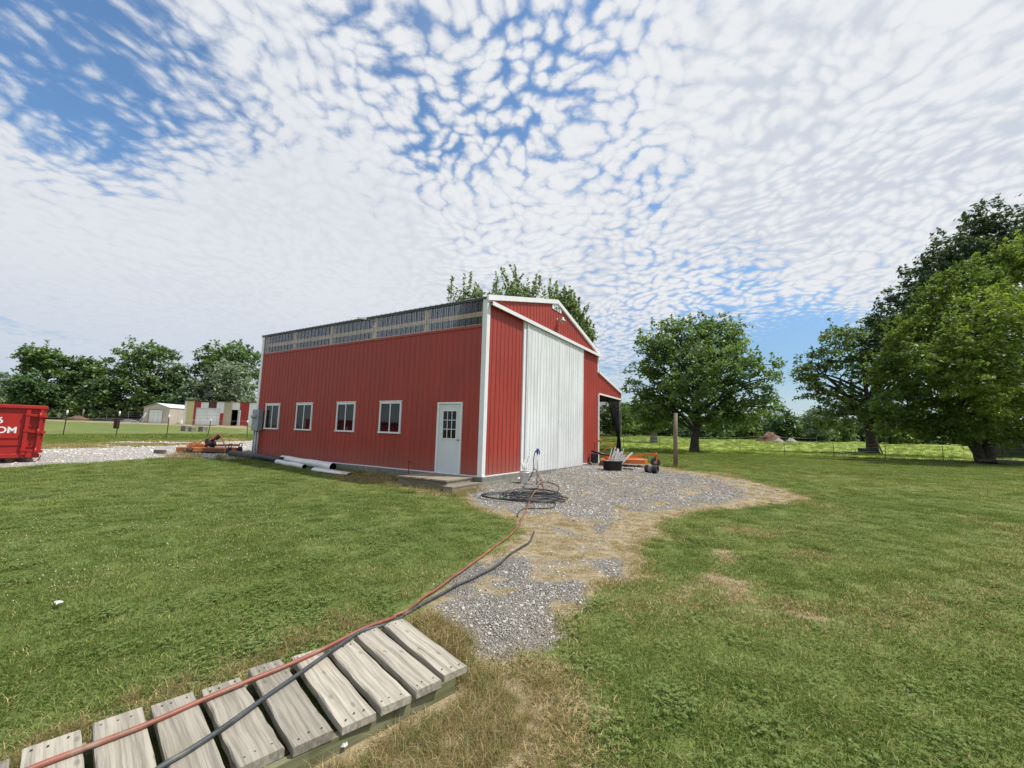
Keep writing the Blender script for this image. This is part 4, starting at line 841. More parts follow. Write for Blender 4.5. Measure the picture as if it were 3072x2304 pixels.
for s_ in (0,1):
    xs_=(-.1,w_/2) if s_==0 else (w_+.1,w_/2); z_=(hE-.0,hR+.05); m=MB(); m.add([(xs_[0],-.15,z_[0]),(xs_[0],ln+.1,z_[0]),(xs_[1],ln+.1,z_[1]),(xs_[1],-.15,z_[1]),(xs_[0],-.15,z_[0]+.05),(xs_[0],ln+.1,z_[0]+.05),(xs_[1],ln+.1,z_[1]+.05),(xs_[1],-.15,z_[1]+.05)],[(0,1,2,3),(4,7,6,5),(0,4,5,1),(1,5,6,2),(2,6,7,3),(3,7,4,0)]); m.build('roof',TRIM if s_ else BEIGE,sh)
# patchwork shed
p,a=shed_frame(548,61.,.05); ps=empty('patchwork_shed',p,a,'long low metal shed with patchwork red, white, yellow and tan wall panels','shed')
SC=61./(F*.36166**-1) if False else .36166*61./F
X=lambda c:(c-1515)*SC*1.02
Ht=3.42
def pn(c0,c1,z0,z1,m,lab): sheets('wall_panel',lambda s,o,z:(s,-o*.6,z),X(c0),X(c1)-.004,lambda s:z0,lambda s:z1,[],m,ps,wdt=9.,minor=False,label=lab)
pn(1515,1532,0,Ht,WHT2,'narrow white corner panel'); pn(1532,1590,0,Ht,YELG,'yellow-green wall panel'); pn(1590,1610,0,2.42,RED2,'narrow red wall strip'); pn(1590,1643,2.42,Ht,RED2,'red upper wall panel')
pn(1643,1703,2.42,Ht-.15,WHT2,'white panel over the garage door'); pn(1703,1766,2.42,Ht,MARO,'maroon panel over the garage door'); pn(1766,1826,2.42,Ht,WHT2,'white upper panel'); pn(1798,1826,1.78,2.42,WHT2,None); pn(1798,1826,0,1.78,RED2,'short red lower panel')
pn(1826,1890,0,Ht,TANS,'tan wall panel'); pn(1890,1950,2.32,Ht,WHT2,'white panel over the doorway'); pn(1940,1950,0,2.32,RED2,None); pn(1950,2024,0,Ht,RED2,'broad red wall panel'); pn(2024,2200,0,Ht,WHT2,'wide white wall panel')
gd=MB()
for k in range(5): gd.box(X(1612),X(1797),.05,.09,.02+k*.47,.02+k*.47+.455)
gdo=gd.build('garage_door',WHT2,ps); MB().box(X(1610),X(1612),-.04,.04,0,2.45).box(X(1797),X(1799),-.04,.04,0,2.45).box(X(1610),X(1799),-.05,-.03,2.37,2.47).build('frame',TRIM,gdo); MB().box(X(1700),X(1706),.03,.049,1.0,1.08).build('handle',INKK,gdo)
dl=MB().box(0,.95,-.02,.02,.02,2.28).build('open_door',DOORW,ps); dl.location=(X(1942),-.06,0); dl.rotation_euler=(0,0,-.75)
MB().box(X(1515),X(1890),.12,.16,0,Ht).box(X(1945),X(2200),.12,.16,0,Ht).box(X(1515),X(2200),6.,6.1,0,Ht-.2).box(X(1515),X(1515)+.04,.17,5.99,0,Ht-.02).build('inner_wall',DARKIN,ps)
MB().add([(X(1512),-.12,Ht),(X(2203),-.12,Ht),(X(2203),6.2,Ht-.1),(X(1512),6.2,Ht-.1),(X(1512),-.12,Ht+.06),(X(2203),-.12,Ht+.06),(X(2203),6.2,Ht-.04),(X(1512),6.2,Ht-.04)],[(3,2,1,0),(4,5,6,7),(0,1,5,4),(1,2,6,5),(2,3,7,6),(3,0,4,7)]).build('roof',mat('brown_roof_edge',(.16,.08,.06),.6,var=.3),ps)
# clutter in front of the sheds
def heap(c,rx,ry,h,m,name,label,cat,seed,n=14):
    r=np.random.default_rng(seed); mb=MB(); vs=[]
    K=9
    for i in range(K+1):
        f=i/K
        for k in range(n):
            a=2*math.pi*k/n; q=(1+.25*r.uniform(-1,1))*(1-f); vs.append((rx*q*math.cos(a),ry*q*math.sin(a),h*(1-(1-f)**2)*(1+.18*r.uniform(-1,1))-.05))
    mb.add(vs,[(i*n+k,i*n+(k+1)%n,(i+1)*n+(k+1)%n,(i+1)*n+k) for i in range(K) for k in range(n)],True); o=mb.build(name,m); o.location=tuple(c); o.rotation_euler=(0,0,YAW); return tag(o,label,cat)
heap(at(232,67.),2.2,.8,.75,SOIL,'soil_heap','low brown heap of soil by the back fence of the left yard','soil heap',1)
heap(at(232+90,67.),2.4,.5,.30,mat('black_tarp',(.025,.025,.028),.4,var=.4),'black_tarp','black plastic sheeting lying in front of the left tree line','tarp',2,20)
heap(at(382,66.),2.2,.45,.45,mat('grey_tarp',(.15,.16,.17),.5,var=.6,vs=1.),'grey_tarp','crumpled grey and white sheeting beside the beige garage','tarp',3,20)
lc=at(424,63.5); ld=MB(); ld.tube([(-.5,0,0),(.25,.1,1.35),(.45,.1,1.5)],.03,6).tube([(-.1,0,0),(.45,.1,1.5)],.03,6).tube([(-.28,0,.45),(0,0,.42)],.02,5).tube([(-.1,.05,.85),(.2,0,.85)],.02,5); o=ld.build('steel_rack',TRIM); o.location=lc; o.rotation_euler=(0,0,YAW); tag(o,'white tubular rack leaning at the left corner of the beige garage','rack')
lg=ground(*cz(870,505)); o=MB().tube([(-.9,0,.22),(1.1,0,.22)],.20,14).build('rolled_carpet',mat('peach_roll',(.50,.33,.22),.9,var=.2)); o.location=lg; o.rotation_euler=(0,0,YAW); tag(o,'pinkish tan roll lying before the patchwork shed','roll')
heap(ground(*cz(790,505)),.6,.45,.62,mat('cream_fluff',(.55,.50,.40),1.,var=.2,bump=.6,bs=6.),'cream_bundle','cream coloured bundle at the end of the tan roll','bundle',5)
for x0,x1,y,h,lab in ((795,930,625,.50,'leftmost of three grey concrete blocks on grass before the patchwork shed'),(930,1020,633,.42,'middle of three grey concrete blocks on grass before the patchwork shed'),(1080,1215,637,.50,'rightmost of three grey concrete blocks on grass before the patchwork shed')):
    a0=ground(*cz(x0,y)); b0=ground(*cz(x1,y)); c=(a0+b0)/2; hl=np.linalg.norm(b0[:2]-a0[:2])/2*.8
    o=MB().box(-hl,hl,-.3,.3,-.03,h).build('concrete_block',CONC,bevel=.03); o.location=c; o.rotation_euler=(0,0,YAW+random.uniform(-.1,.1)); tag(o,lab,'block','concrete blocks on the left yard')
for x,lab in ((1080,'flat dark paving slab left of centre before the garage door'),(1265,'flat dark paving slab to the right before the garage door')):
    c=ground(*cz(x,535)); o=MB().box(-.65,.65,-.3,.3,-.03,.10).build('dark_slab',BRICK,bevel=.02); o.location=c; o.rotation_euler=(0,0,YAW); tag(o,lab,'slab')
for x,y,m,r,h,nm,lab in ((1610,505,BRICK,.55,.75,'dark_barrel','dark round tub in the open doorway of the patchwork shed'),):
    c=ground(*cz(x,y+20)); o=MB().lathe([(.001,0),(r*.8,0),(r,.2),(r*.95,h),(r*.8,h),(.001,h-.05)],14).build(nm,m); o.location=c; tag(o,lab,'tub')
for i,(x,y,m,lab) in enumerate(((1820,525,mat('peach_junk',(.45,.28,.20),.9,var=.4),'heap of pinkish scrap before the white end of the patchwork shed'),(1950,520,mat('grey_junk',(.18,.16,.14),.9,var=.5),'heap of grey brown scrap half hidden behind the barn corner'))): heap(ground(*cz(x,y+15)),1.2,.7,.7,m,'scrap_heap',lab,'scrap heap',20+i)
# right side clutter
heap(at(2310,86.),2.6,1.5,1.75,SOIL,'soil_mound','dark brown soil mound at the far edge of the right pasture','soil mound',8)
heap(at(2337,82.),1.1,.8,.75,ROCK,'pale_boulder','left pale boulder beside the dark soil mound','boulder',9,9); heap(at(2373,82.),1.3,.8,.85,ROCK,'pale_boulder','right pale boulder beside the dark soil mound','boulder',10,9)
c=at(2575,50.); tr=empty('old_trailer_frame',c,YAW,'low dark metal trailer frame in the shade under the tree right of centre','trailer')
MB().box(-1.1,.9,-.5,.5,.12,.2).build('bed',STEELD,tr); MB().tube([(-.9,0,.2),(-.9,0,.52),(-.45,0,.52),(-.45,0,.2)],.03,6).tube([(-.45,0,.55),(.2,0,.6),(.25,0,.2)],.035,6).build('rail',STEELD,tr); MB().box(.2,1.05,-.4,.4,.25,.7).build('tool_box',STEELD,tr)
a0=at(2646,51.); b0=a0.copy(); b0=b0-np.array([*(RH*.75),0]); b0[2]+=1.9; tag(MB().beam(a0,b0,.12,.10).build('leaning_board',POSTW),'dark board leaning against the trunk of the tree right of centre','board')
c=at(2992,32.6); o=MB().prism([(-.9,-.7),(1.2,-.7),(1.2,.7),(-.9,.7)],.16,.34,'z').build('low_platform',BRICK,bevel=.02); o.location=c; o.rotation_euler=(0,0,YAW); tag(o,'dark low platform on the ground right of the big tree trunk','platform')
c=at(3090,36.); o=empty('covered_trailer',c,YAW,'grey green covered trailer behind the trunk at the right picture edge','trailer')
GGM=mat('grey_green_tarp',(.10,.13,.115),.7,var=.35,vs=2.); MB().prism([(-1.9,1.75),(-1.2,.45),(2.5,.35),(2.5,1.85)],-.9,.9,'y').build('cover',GGM,o); MB().tube([(-1.9,-.92,1.78),(2.5,-.92,1.86)],.03,6).build('rail',WPLAS,o)
MB().lathe([(.001,-.1),(.3,-.1),(.34,0),(.3,.1),(.001,.1)],18,'y',(.6,-.8,.30)).build('wheel',RUBBER,o)
# litter
for nm,f,x,y,lab in (('paper_scrap',c6,258,110,'pale crumpled scrap of paper on the left lawn'),('paper_scrap',c6,1520,750,'small white scrap in dead grass right of the boardwalk')):
    c=ground(*f(x,y)); mb=MB(); vs=[(.05*i-.1+random.uniform(-.01,.01),.035*j-.05+random.uniform(-.01,.01),.05+random.uniform(0,.03)) for i in range(4) for j in range(4)]; mb.add(vs,[(i*4+j,(i+1)*4+j,(i+1)*4+j+1,i*4+j+1) for i in range(3) for j in range(3)]); o=mb.build(nm,WPLAS,recalc=False); o.location=c; o.scale=(.42,.42,.7) if x<1000 else (.28,.28,.6); tag(o,lab,'litter')
# bird
bp=P3(3058,587,45.); bd=empty('flying_bird',bp,YAW,'small dark bird flying at the top right of the sky','bird')
MB().lathe([(.001,-.16),(.04,-.10),(.05,0),(.03,.10),(.001,.17)],8,'x').build('body',INKK,bd)
MB().add([(.06,0,0),(-.06,0,0),(-.10,.25,.10),(.02,.28,.12),(-.14,.5,-.02)],[(0,1,2,3),(3,2,4)]).build('wing',INKK,bd,recalc=False); MB().add([(.06,0,0),(-.06,0,0),(-.10,-.25,.10),(.02,-.28,.12),(-.14,-.5,-.02)],[(0,3,2,1),(3,4,2)]).build('wing',INKK,bd,recalc=False)
# ================================================================== TREES
def np_mesh(name,V,Q,material,tint=None):
    me=bpy.data.meshes.new(name); V=np.asarray(V,'f'); Q=np.asarray(Q,'i'); k=Q.shape[1]
    me.vertices.add(len(V)); me.vertices.foreach_set('co',V.ravel()); me.loops.add(Q.size); me.loops.foreach_set('vertex_index',Q.ravel())
    me.polygons.add(len(Q)); me.polygons.foreach_set('loop_start',(np.arange(len(Q))*k).astype('i')); me.polygons.foreach_set('loop_total',np.full(len(Q),k,'i')); me.update(calc_edges=True)
    if tint is not None: me.attributes.new('tint','FLOAT','POINT').data.foreach_set('value',np.asarray(tint,'f'))
    me.materials.append(material); return me
def leafmesh(P,size,tint,r,material,up=.55,asp=.55):
    n=len(P); nrm=r.normal(size=(n,3)); nrm[:,2]=np.abs(nrm[:,2])+up; nrm/=np.linalg.norm(nrm,axis=1)[:,None]
    a=r.normal(size=(n,3)); a-=nrm*(a*nrm).sum(1)[:,None]; a/=np.linalg.norm(a,axis=1)[:,None]; b=np.cross(nrm,a)
    sz=(size*r.uniform(.6,1.35,n))[:,None]; a=a*sz; b=b*sz*asp; dr=nrm*sz*.18
    V=np.stack([P-a,P+b+dr-a*.1,P+a,P-b+dr-a*.1],1).reshape(-1,3); Q=np.arange(n*4).reshape(-1,4)
    return np_mesh('crown',V,Q,material,np.repeat(tint,4))
def build_tree(name,label,cat,base,lobes,material,bark=None,ncl=60,per=28,leaf=.16,spread=.42,trunk=.35,split=.3,shoots=0,seed=1,nlimb=14,hollow=.45,group=None,flat=.55,up=.55,shoot_len=1.3,fork=1,noise=.35):
    """lobes: world centre + radii (lateral, depth, vertical)"""
    r=np.random.default_rng(seed); base=np.array(base,float); root=empty(name,base,0,label,cat,group); C=[];SH=[]
    Xa=np.array([RH[0],RH[1],0]); Ya=np.array([FH[0],FH[1],0]); Za=np.array([0,0,1.])
    vol=np.array([l[1][0]*l[1][2] for l in lobes]); wts=vol/vol.sum()
    for (c,rad),wt in zip(lobes,wts):
        n=max(4,int(ncl*len(lobes)*wt)); dv=r.normal(size=(n,3)); dv/=np.linalg.norm(dv,axis=1)[:,None]
        q=(hollow+(1-hollow)*np.sqrt(r.uniform(size=n)))*(1+noise*.5*np.sin(dv[:,0]*5+seed)*np.cos(dv[:,2]*6+seed*2)+r.normal(size=n)*.09)
        pts=np.array(c)-base+(dv[:,:1]*rad[0]*Xa+dv[:,1:2]*rad[1]*Ya+dv[:,2:]*rad[2]*Za)*q[:,None]
        C.append(pts)
        if shoots:
            m=int(shoots*wt*len(lobes)); dv=r.normal(size=(m,3)); dv[:,2]=np.abs(dv[:,2])*1.2; dv/=np.linalg.norm(dv,axis=1)[:,None]
            SH.append(np.array(c)-base+(dv[:,:1]*rad[0]*Xa+dv[:,1:2]*rad[1]*Ya+dv[:,2:]*rad[2]*Za)*.93)
    C=np.vstack(C); hmin=.10*max(C[:,2]); C=C[C[:,2]>hmin*.6]
    ct=r.uniform(size=len(C)); k=r.integers(int(per*.6),int(per*1.4),len(C)); idx=np.repeat(np.arange(len(C)),k)
    cs=r.uniform(.7,1.35,len(C))[idx][:,None]
    off=r.normal(size=(len(idx),3))*np.array([spread,spread,spread*flat])*cs*.62; off[:,2]-=.10*spread*(np.hypot(off[:,0],off[:,1])/spread)**2
    P=C[idx]+off; tint=np.clip(ct[idx]*.55+r.uniform(size=len(idx))*.45,0,1)
    sticks=[]
    if shoots:
        SHv=np.vstack(SH)
        for s0 in SHv:
            L=shoot_len*r.uniform(.5,1.3); dr=np.array([r.normal()*.22,r.normal()*.22,1.]); dr/=np.linalg.norm(dr); m=int(16*L/leaf*.16)+6; tt=r.uniform(0,1,m)**.8
            q=s0+dr*(tt*L)[:,None]+r.normal(size=(m,3))*(leaf*.85)*(1.15-tt[:,None]*.75); P=np.vstack([P,q]); tint=np.append(tint,np.clip(r.uniform(.2,.8)+r.normal(size=m)*.2,0,1)); sticks.append((s0-dr*.3,s0+dr*L*.95))
    me=leafmesh(P,leaf,tint,r,material,up); cr=bpy.data.objects.new('crown',me); COL.objects.link(cr); cr.parent=root
    if trunk:
        cen=C.mean(0); top=max(C[:,2]); mb=MB(); hs=split*top
        stems=[]
        for f in range(fork):
            lean=np.array([0,0,0.]) if fork==1 else (Xa*math.cos(2.6*f+.4)+Ya*math.sin(2.1*f))*trunk*(1.0 if f else .4)
            e=np.array([cen[0]*.35,cen[1]*.35,hs])+lean*2.; pts=[(lean*.35)+e*t*np.array([t,t,1]) if t else lean*.35+np.array([0,0,-.15]) for t in (0,.08,.3,.6,1.)]
            tr_=trunk*(1 if fork==1 else .68); mb.tube(pts,[tr_*1.5,tr_*1.12,tr_*.95,tr_*.85,tr_*.7],12,cap=False); stems.append((pts[-1],tr_))
            apex=np.array([cen[0]*.8,cen[1]*.8,top*.82])+lean*3; tt=[pts[-1]+(apex-pts[-1])*t+np.array([math.sin(t*5+f)*.15,math.cos(t*4)*.15,0]) for t in (0,.25,.5,.75,1.)]; mb.tube(tt,[tr_*.7,tr_*.5,tr_*.34,tr_*.2,.03],8,cap=False)
        sel=r.permutation(len(C))[:nlimb*4]; limbs=[]
        far=C[sel]; order=np.argsort(-np.linalg.norm(far[:,:2]-cen[:2],axis=1))[:nlimb]
        for j,oi in enumerate(order):
            e=far[oi]; s0,tr_=stems[j%len(stems)]; tz=r.uniform(.0,.55); p0=s0+(np.array([cen[0]*.8,cen[1]*.8,top*.82])-s0)*tz
            if e[2]<p0[2]-.1*top: p0=s0*np.array([1,1,.97])
            midp=p0+(e-p0)*.5+np.array([0,0,.10*np.linalg.norm(e-p0)]); q=spline([p0,midp,e],5); rr=np.linspace(tr_*(.42-.25*tz),.025,len(q)); mb.tube(q,list(rr),6,cap=False); limbs.append(q)
        for oi in r.permutation(len(C))[:nlimb*4]:
            e=C[oi]; L=limbs[r.integers(len(limbs))]; p0=min((q for l in limbs for q in l[2:-2]),key=lambda q:np.linalg.norm(q-e)+.6*max(0,q[2]-e[2]))
            midp=(p0+e)/2+np.array([0,0,.12]); mb.tube([p0,midp,e],[.05*max(1,trunk*2),.035,.015],4,cap=False)
        for a_,b_ in sticks: mb.tube([a_,b_],[.02,.006],3,cap=False)
        mb.build('trunk',bark or BARK,root,recalc=False)
    return root
def LB(d,*L):
    """lobes from (px,py,rx,ry[,depth offset]) of the picture at distance d"""
    out=[]
    for l in L:
        px,py,rx,ry=l[:4]; dd=d+(l[4] if len(l)>4 else 0); c=P3(px,py,dd); k=dd/F; out.append((c,(rx*k,min(rx*k,max(ry*k,rx*k*.7)),ry*k)))
    return out
MAPLE=leafmat('maple_leaf',(0.135,0.214,0.068),(0.206,0.294,0.096),0.42,.35); MAPLEB=leafmat('bright_maple_leaf',(0.232,0.308,0.055),(0.122,0.191,0.046),.38,.22)
DARKT=leafmat('dark_oak_leaf',(0.079,0.125,0.070),(0.112,0.160,0.083),0.34,.4); SECT=leafmat('mid_tree_leaf',(0.112,0.175,0.064),(0.175,0.238,0.076),0.42,.4)
BEH=leafmat('boxelder_leaf',(0.177,0.243,0.100),(0.228,0.294,0.127),0.44,.6); LEFTT=leafmat('left_tree_leaf',(0.107,0.182,0.061),(0.166,0.249,0.076),0.40,.3)
PALE=leafmat('silver_leaf',(0.234,0.305,0.192),(0.289,0.351,0.239),0.36,.5); BUSHD=leafmat('dark_bush_leaf',(0.090,0.159,0.068),(0.133,0.206,0.078),0.34,.3)
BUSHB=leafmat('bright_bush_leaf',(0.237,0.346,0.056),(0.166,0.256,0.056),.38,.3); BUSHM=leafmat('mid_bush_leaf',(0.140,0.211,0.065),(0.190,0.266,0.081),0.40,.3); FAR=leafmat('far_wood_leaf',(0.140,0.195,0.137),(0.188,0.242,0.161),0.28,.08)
g0=ground(2083,1357); D0=40.4
build_tree('maple_tree','round green maple standing alone in the pasture just right of the barn','tree',g0,LB(D0,(2080,1080,150,110),(1985,1030,75,60),(2080,1000,85,48),(2170,1010,70,60),(2010,1110,85,75),(1945,1150,65,60),(2190,1110,95,80),(2265,1120,70,55),(2100,1190,120,70),(1960,1220,70,45),(2220,1230,85,40),(2150,1250,90,28),(2070,1160,80,60,-4),(2140,1080,70,60,-4),(1920,1235,45,38),(2290,1215,48,38),(2000,1262,60,26),(2180,1268,75,26),(2085,1235,110,42),(2080,1150,70,60,4)),
   MAPLE,ncl=60,per=28,leaf=.16,spread=.42,trunk=.44,split=.15,shoots=9,seed=11,nlimb=26,fork=1,shoot_len=1.0)
g1=ground(2618,1362)
build_tree('shade_tree','open crowned tree right of centre with dark trunk and limbs showing','tree',g1,LB(51.,(2520,1060,85,55),(2440,1120,60,50),(2560,1010,90,40),(2640,1020,90,50),(2600,1100,80,60),(2450,1180,50,35),(2520,1200,75,45),(2680,1120,90,80),(2600,1230,90,45),(2500,1265,70,35),(2690,1240,80,60),(2400,1120,28,24)),
   SECT,ncl=60,per=26,leaf=.19,spread=.46,trunk=.62,split=.20,shoots=6,seed=21,nlimb=26,hollow=.3)
g2=ground(2962,1390)
build_tree('broad_bright_tree','huge bright green broad tree filling the right edge, dark inside','tree',g2,LB(33.,(2960,1010,180,170),(2840,960,110,90),(2760,1040,90,80),(2900,870,110,75),(3010,800,90,60),(3080,760,80,60),(2700,1120,80,80),(2680,1210,75,55),(2800,1150,120,100),(2780,1270,100,45),(2940,1180,140,110),(3090,1100,150,160),(2900,1290,130,42),(3060,1290,110,45),(3150,900,120,120),(2900,1100,120,100,-5),(2990,960,110,100,-5),(3060,1180,110,90,-5),(2820,1060,80,70,-4),(2700,1000,50,45),(2650,1080,40,40),(2700,1275,75,28),(2840,1300,85,22),(3050,1308,60,20),(2940,1250,120,60,4)),
   MAPLEB,ncl=88,per=32,leaf=.15,spread=.36,trunk=.60,split=.16,shoots=12,seed=31,nlimb=24,fork=2,shoot_len=.7)
g3=at(3000,47.)
build_tree('tall_dark_tree','tall dark green tree rising behind the bright tree at the right','tree',g3,LB(47.,(2990,720,110,70),(2950,660,55,50),(2880,760,90,60),(2820,800,70,45),(2760,840,55,45),(2700,900,50,40),(2960,850,130,90),(3080,760,90,90),(3120,660,50,60),(2820,900,110,60),(2640,960,45,35),(2720,980,80,60)),
   DARKT,ncl=85,per=26,leaf=.20,spread=.50,trunk=.6,split=.25,shoots=12,seed=41,nlimb=24,flat=.4,shoot_len=1.3,hollow=.2)
lt_=at(1961,66.)
build_tree('pale_trunk_tree','smaller tree with pale trunk behind the maple near the pasture edge','tree',lt_,LB(66.,(1961,1235,55,50),(1930,1215,40,35),(1990,1210,40,40),(1965,1275,45,22)),SECT,bark=BARKL,ncl=60,per=22,leaf=.22,trunk=.55,split=.35,seed=51,nlimb=8)
g4=at(1540,31.)
build_tree('boxelder_tree','leafy tree with upright shoots rising behind the barn roof','tree',g4,LB(31.,(1395,905,55,40),(1440,960,60,60),(1540,900,70,50),(1600,960,80,70),(1660,930,45,45),(1700,980,60,60),(1500,990,110,80),(1620,1060,120,90),(1730,1030,40,50),(1470,920,25,25)),
   BEH,ncl=60,per=26,leaf=.115,spread=.34,trunk=.4,split=.3,shoots=16,seed=61,nlimb=16,shoot_len=1.7)
g5=at(1690,30.)
build_tree('boxelder_tree','slanting side tree behind the right slope of the barn roof','tree',g5,LB(30.,(1690,935,35,35),(1730,985,30,45),(1755,1040,28,40),(1765,1000,12,20)),BEH,ncl=42,per=20,leaf=.11,spread=.28,trunk=.2,split=.4,shoots=12,seed=63,nlimb=8,shoot_len=1.2)
# left tree line
def leftree(name,label,px,d,lobes,m,seed,**k):
    kw=dict(ncl=56,per=26,leaf=.27,spread=.62,trunk=.35,split=.3,shoots=3,nlimb=12); kw.update(k)
    return build_tree(name,label,'tree',at(px,d),LB(d,*lobes),m,seed=seed,group='trees behind the left yard',**kw)
leftree('umbrella_tree','tall flat topped tree, leftmost above the tree line behind the skip',125,76.,[(125,1066,58,26),(84,1086,30,20),(170,1082,38,22),(110,1112,44,20),(155,1118,40,20),(200,1122,30,16)],LEFTT,71,flat=.4,ncl=46,per=22,split=.55,hollow=.2,spread=.6)
leftree('umbrella_tree','smaller flat topped tree between the leftmost tree and the tallest left tree',262,78.,[(248,1096,38,22),(290,1112,30,20),(225,1120,34,20),(260,1136,50,22)],LEFTT,72,flat=.4,ncl=46,per=22,split=.55,hollow=.2,spread=.6)
leftree('broad_tree','tallest broad green tree behind the beige shed',415,74.,[(425,1060,60,38),(400,1110,85,60),(470,1075,60,45),(360,1130,55,45),(440,1160,105,70),(380,1200,90,60),(500,1060,30,25),(450,1230,90,40)],LEFTT,73)
leftree('broad_tree','dark shoulder tree filling the gap right of the tallest left tree',535,77.,[(530,1135,35,40),(545,1180,40,60),(515,1230,50,40)],BUSHD,74)
leftree('broad_tree','large round green tree behind the patchwork shed next to the barn corner',680,80.,[(690,1060,75,38),(640,1080,55,40),(735,1090,50,50),(690,1120,90,60),(620,1130,40,50),(740,1160,45,70),(600,1080,22,18)],LEFTT,75)
leftree('silver_tree','pale silvery green tree in front of the round tree by the patchwork shed',668,72.,[(668,1115,50,38),(650,1160,75,50),(700,1150,55,60),(620,1190,50,40),(680,1210,90,30)],PALE,76)
for i,(x,y,rx,ry,m,lab) in enumerate([(85,1160,42,38,BUSHD,'dark tree below the flat topped tree at the far left'),(150,1175,50,34,BUSHD,'dark dense tree right behind the red skip'),(225,1164,46,36,BUSHM,'mid green tree between the two flat topped trees'),(300,1172,48,38,BUSHD,'dark tree left below the tallest left tree'),
   (120,1215,60,40,BUSHM,'mid green bushy tree just above the skip rim'),(200,1225,60,40,BUSHD,'dark bushy tree behind the capped fence posts'),(280,1225,60,40,BUSHM,'bushy tree behind the black sheeting'),(350,1235,60,38,BUSHD,'dark bushy tree left of the beige shed'),(440,1215,60,35,BUSHM,'bright low bush right above the beige shed'),(520,1215,50,35,BUSHD,'dark bush behind the gap between the two sheds'),(60,1205,36,16,BUSHM,'low spreading bush at the field edge far left'),(470,1185,55,45,BUSHD,'dark bushy tree behind the roof of the beige shed'),(585,1195,50,40,BUSHD,'dark bushy tree behind the left end of the patchwork shed'),(700,1225,70,30,BUSHD,'dark bush just above the roof of the patchwork shed')]):
    leftree('bushy_tree',lab,x,72.+3*(i%3),[(x,y,rx,ry),(x-rx*.5,y+ry*.4,rx*.6,ry*.6),(x+rx*.5,y+ry*.3,rx*.6,ry*.7),(x,y+ry*.8,rx*.9,ry*.6)],m,80+i,ncl=44,trunk=.18,shoots=0,leaf=.30,nlimb=6)
# far wood on the left hill: too far to tell trees apart
def wood(name,pxs,d0,hpx,m,seed,n=420,per=46,leaf=.85,rpx=14):
    r=np.random.default_rng(seed); C=[];
    for i in range(n):
        px=r.uniform(*pxs); d=d0+r.uniform(-8,30); b=at(px,d); k=d/F; h=(hpx(px)*k)*r.uniform(.55,1.0); C.append(b+np.array([0,0,r.uniform(.1,1.)*h]))
    C=np.array(C); idx=np.repeat(np.arange(n),per); off=r.normal(size=(len(idx),3)); off/=np.maximum(np.linalg.norm(off,axis=1),.01)[:,None]; P=C[idx]+off*np.array([rpx*d0/F*1.1,rpx*d0/F,rpx*d0/F*.8])*r.uniform(.6,1.1,len(idx))[:,None]
    me=leafmesh(P,leaf,np.clip(r.uniform(size=n)[idx]*.7+r.uniform(size=len(idx))*.3,0,1),r,m); o=bpy.data.objects.new(name,me); COL.objects.link(o); return tag(o,kind='stuff')
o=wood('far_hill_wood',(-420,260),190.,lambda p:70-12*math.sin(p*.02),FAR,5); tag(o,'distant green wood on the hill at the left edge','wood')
o=wood('far_right_wood',(1820,3400),128.,lambda p:46+10*math.sin(p*.013),BUSHM,6,n=560,per=40,leaf=.7,rpx=15); tag(o,'distant mass of trees closing the right pasture','wood')
# right tree line
RT=[(1850,1245,50,55,BUSHM,'green tree just right of the lean-to corner at the pasture edge'),(1905,1262,55,45,BUSHM,'second green tree from the lean-to at the pasture edge'),(2010,1275,60,35,BUSHD,'dark bush behind the maple trunk, left side'),(2120,1285,65,32,BUSHD,'dark bush behind the maple trunk, right side'),(2210,1275,60,40,BUSHM,'green bush under the right half of the maple crown'),
    (2285,1270,45,45,BUSHM,'green bush just behind the soil mound'),(2350,1275,42,60,BUSHD,'dark upright evergreen behind the pale boulders'),(2395,1305,38,28,BUSHD,'low dark bush right of the pale boulders'),(2425,1290,48,32,BUSHB,'bright yellow-green bush in the gap left of the open crowned tree'),(2455,1255,45,30,PALE,'pale grey-green tree top in the gap left of the open crowned tree'),(2500,1285,55,40,BUSHM,'green bush behind the left limbs of the open crowned tree'),
    (2590,1290,60,42,BUSHD,'dark bush behind the trunk of the open crowned tree'),(2680,1290,60,42,BUSHM,'green bush between the open crowned tree and the bright tree'),(2770,1300,60,40,BUSHD,'dark bush left behind the bright tree'),(2860,1300,60,42,BUSHM,'green bush behind the bright tree trunk'),(2960,1300,70,45,BUSHD,'dark bush behind the big trunk at the right'),(3060,1300,70,50,BUSHD,'dark bush at the right picture edge')]
for i,(x,y,rx,ry,m,lab) in enumerate(RT):
    d=92.+6*(i%3); b=hor(x)+2
    build_tree('bushy_tree',lab,'tree',at(x,d),LB(d,(x,y,rx,ry),(x-rx*.6,y+ry*.4,rx*.5,ry*.6),(x+rx*.6,y+ry*.35,rx*.5,ry*.6),(x,(y+b)/2+6,rx,max(14,(b-y)*.5))),m,ncl=46,per=26,leaf=.34,spread=.8,trunk=.2,split=.3,seed=100+i,nlimb=6,group='trees along the far pasture edge')
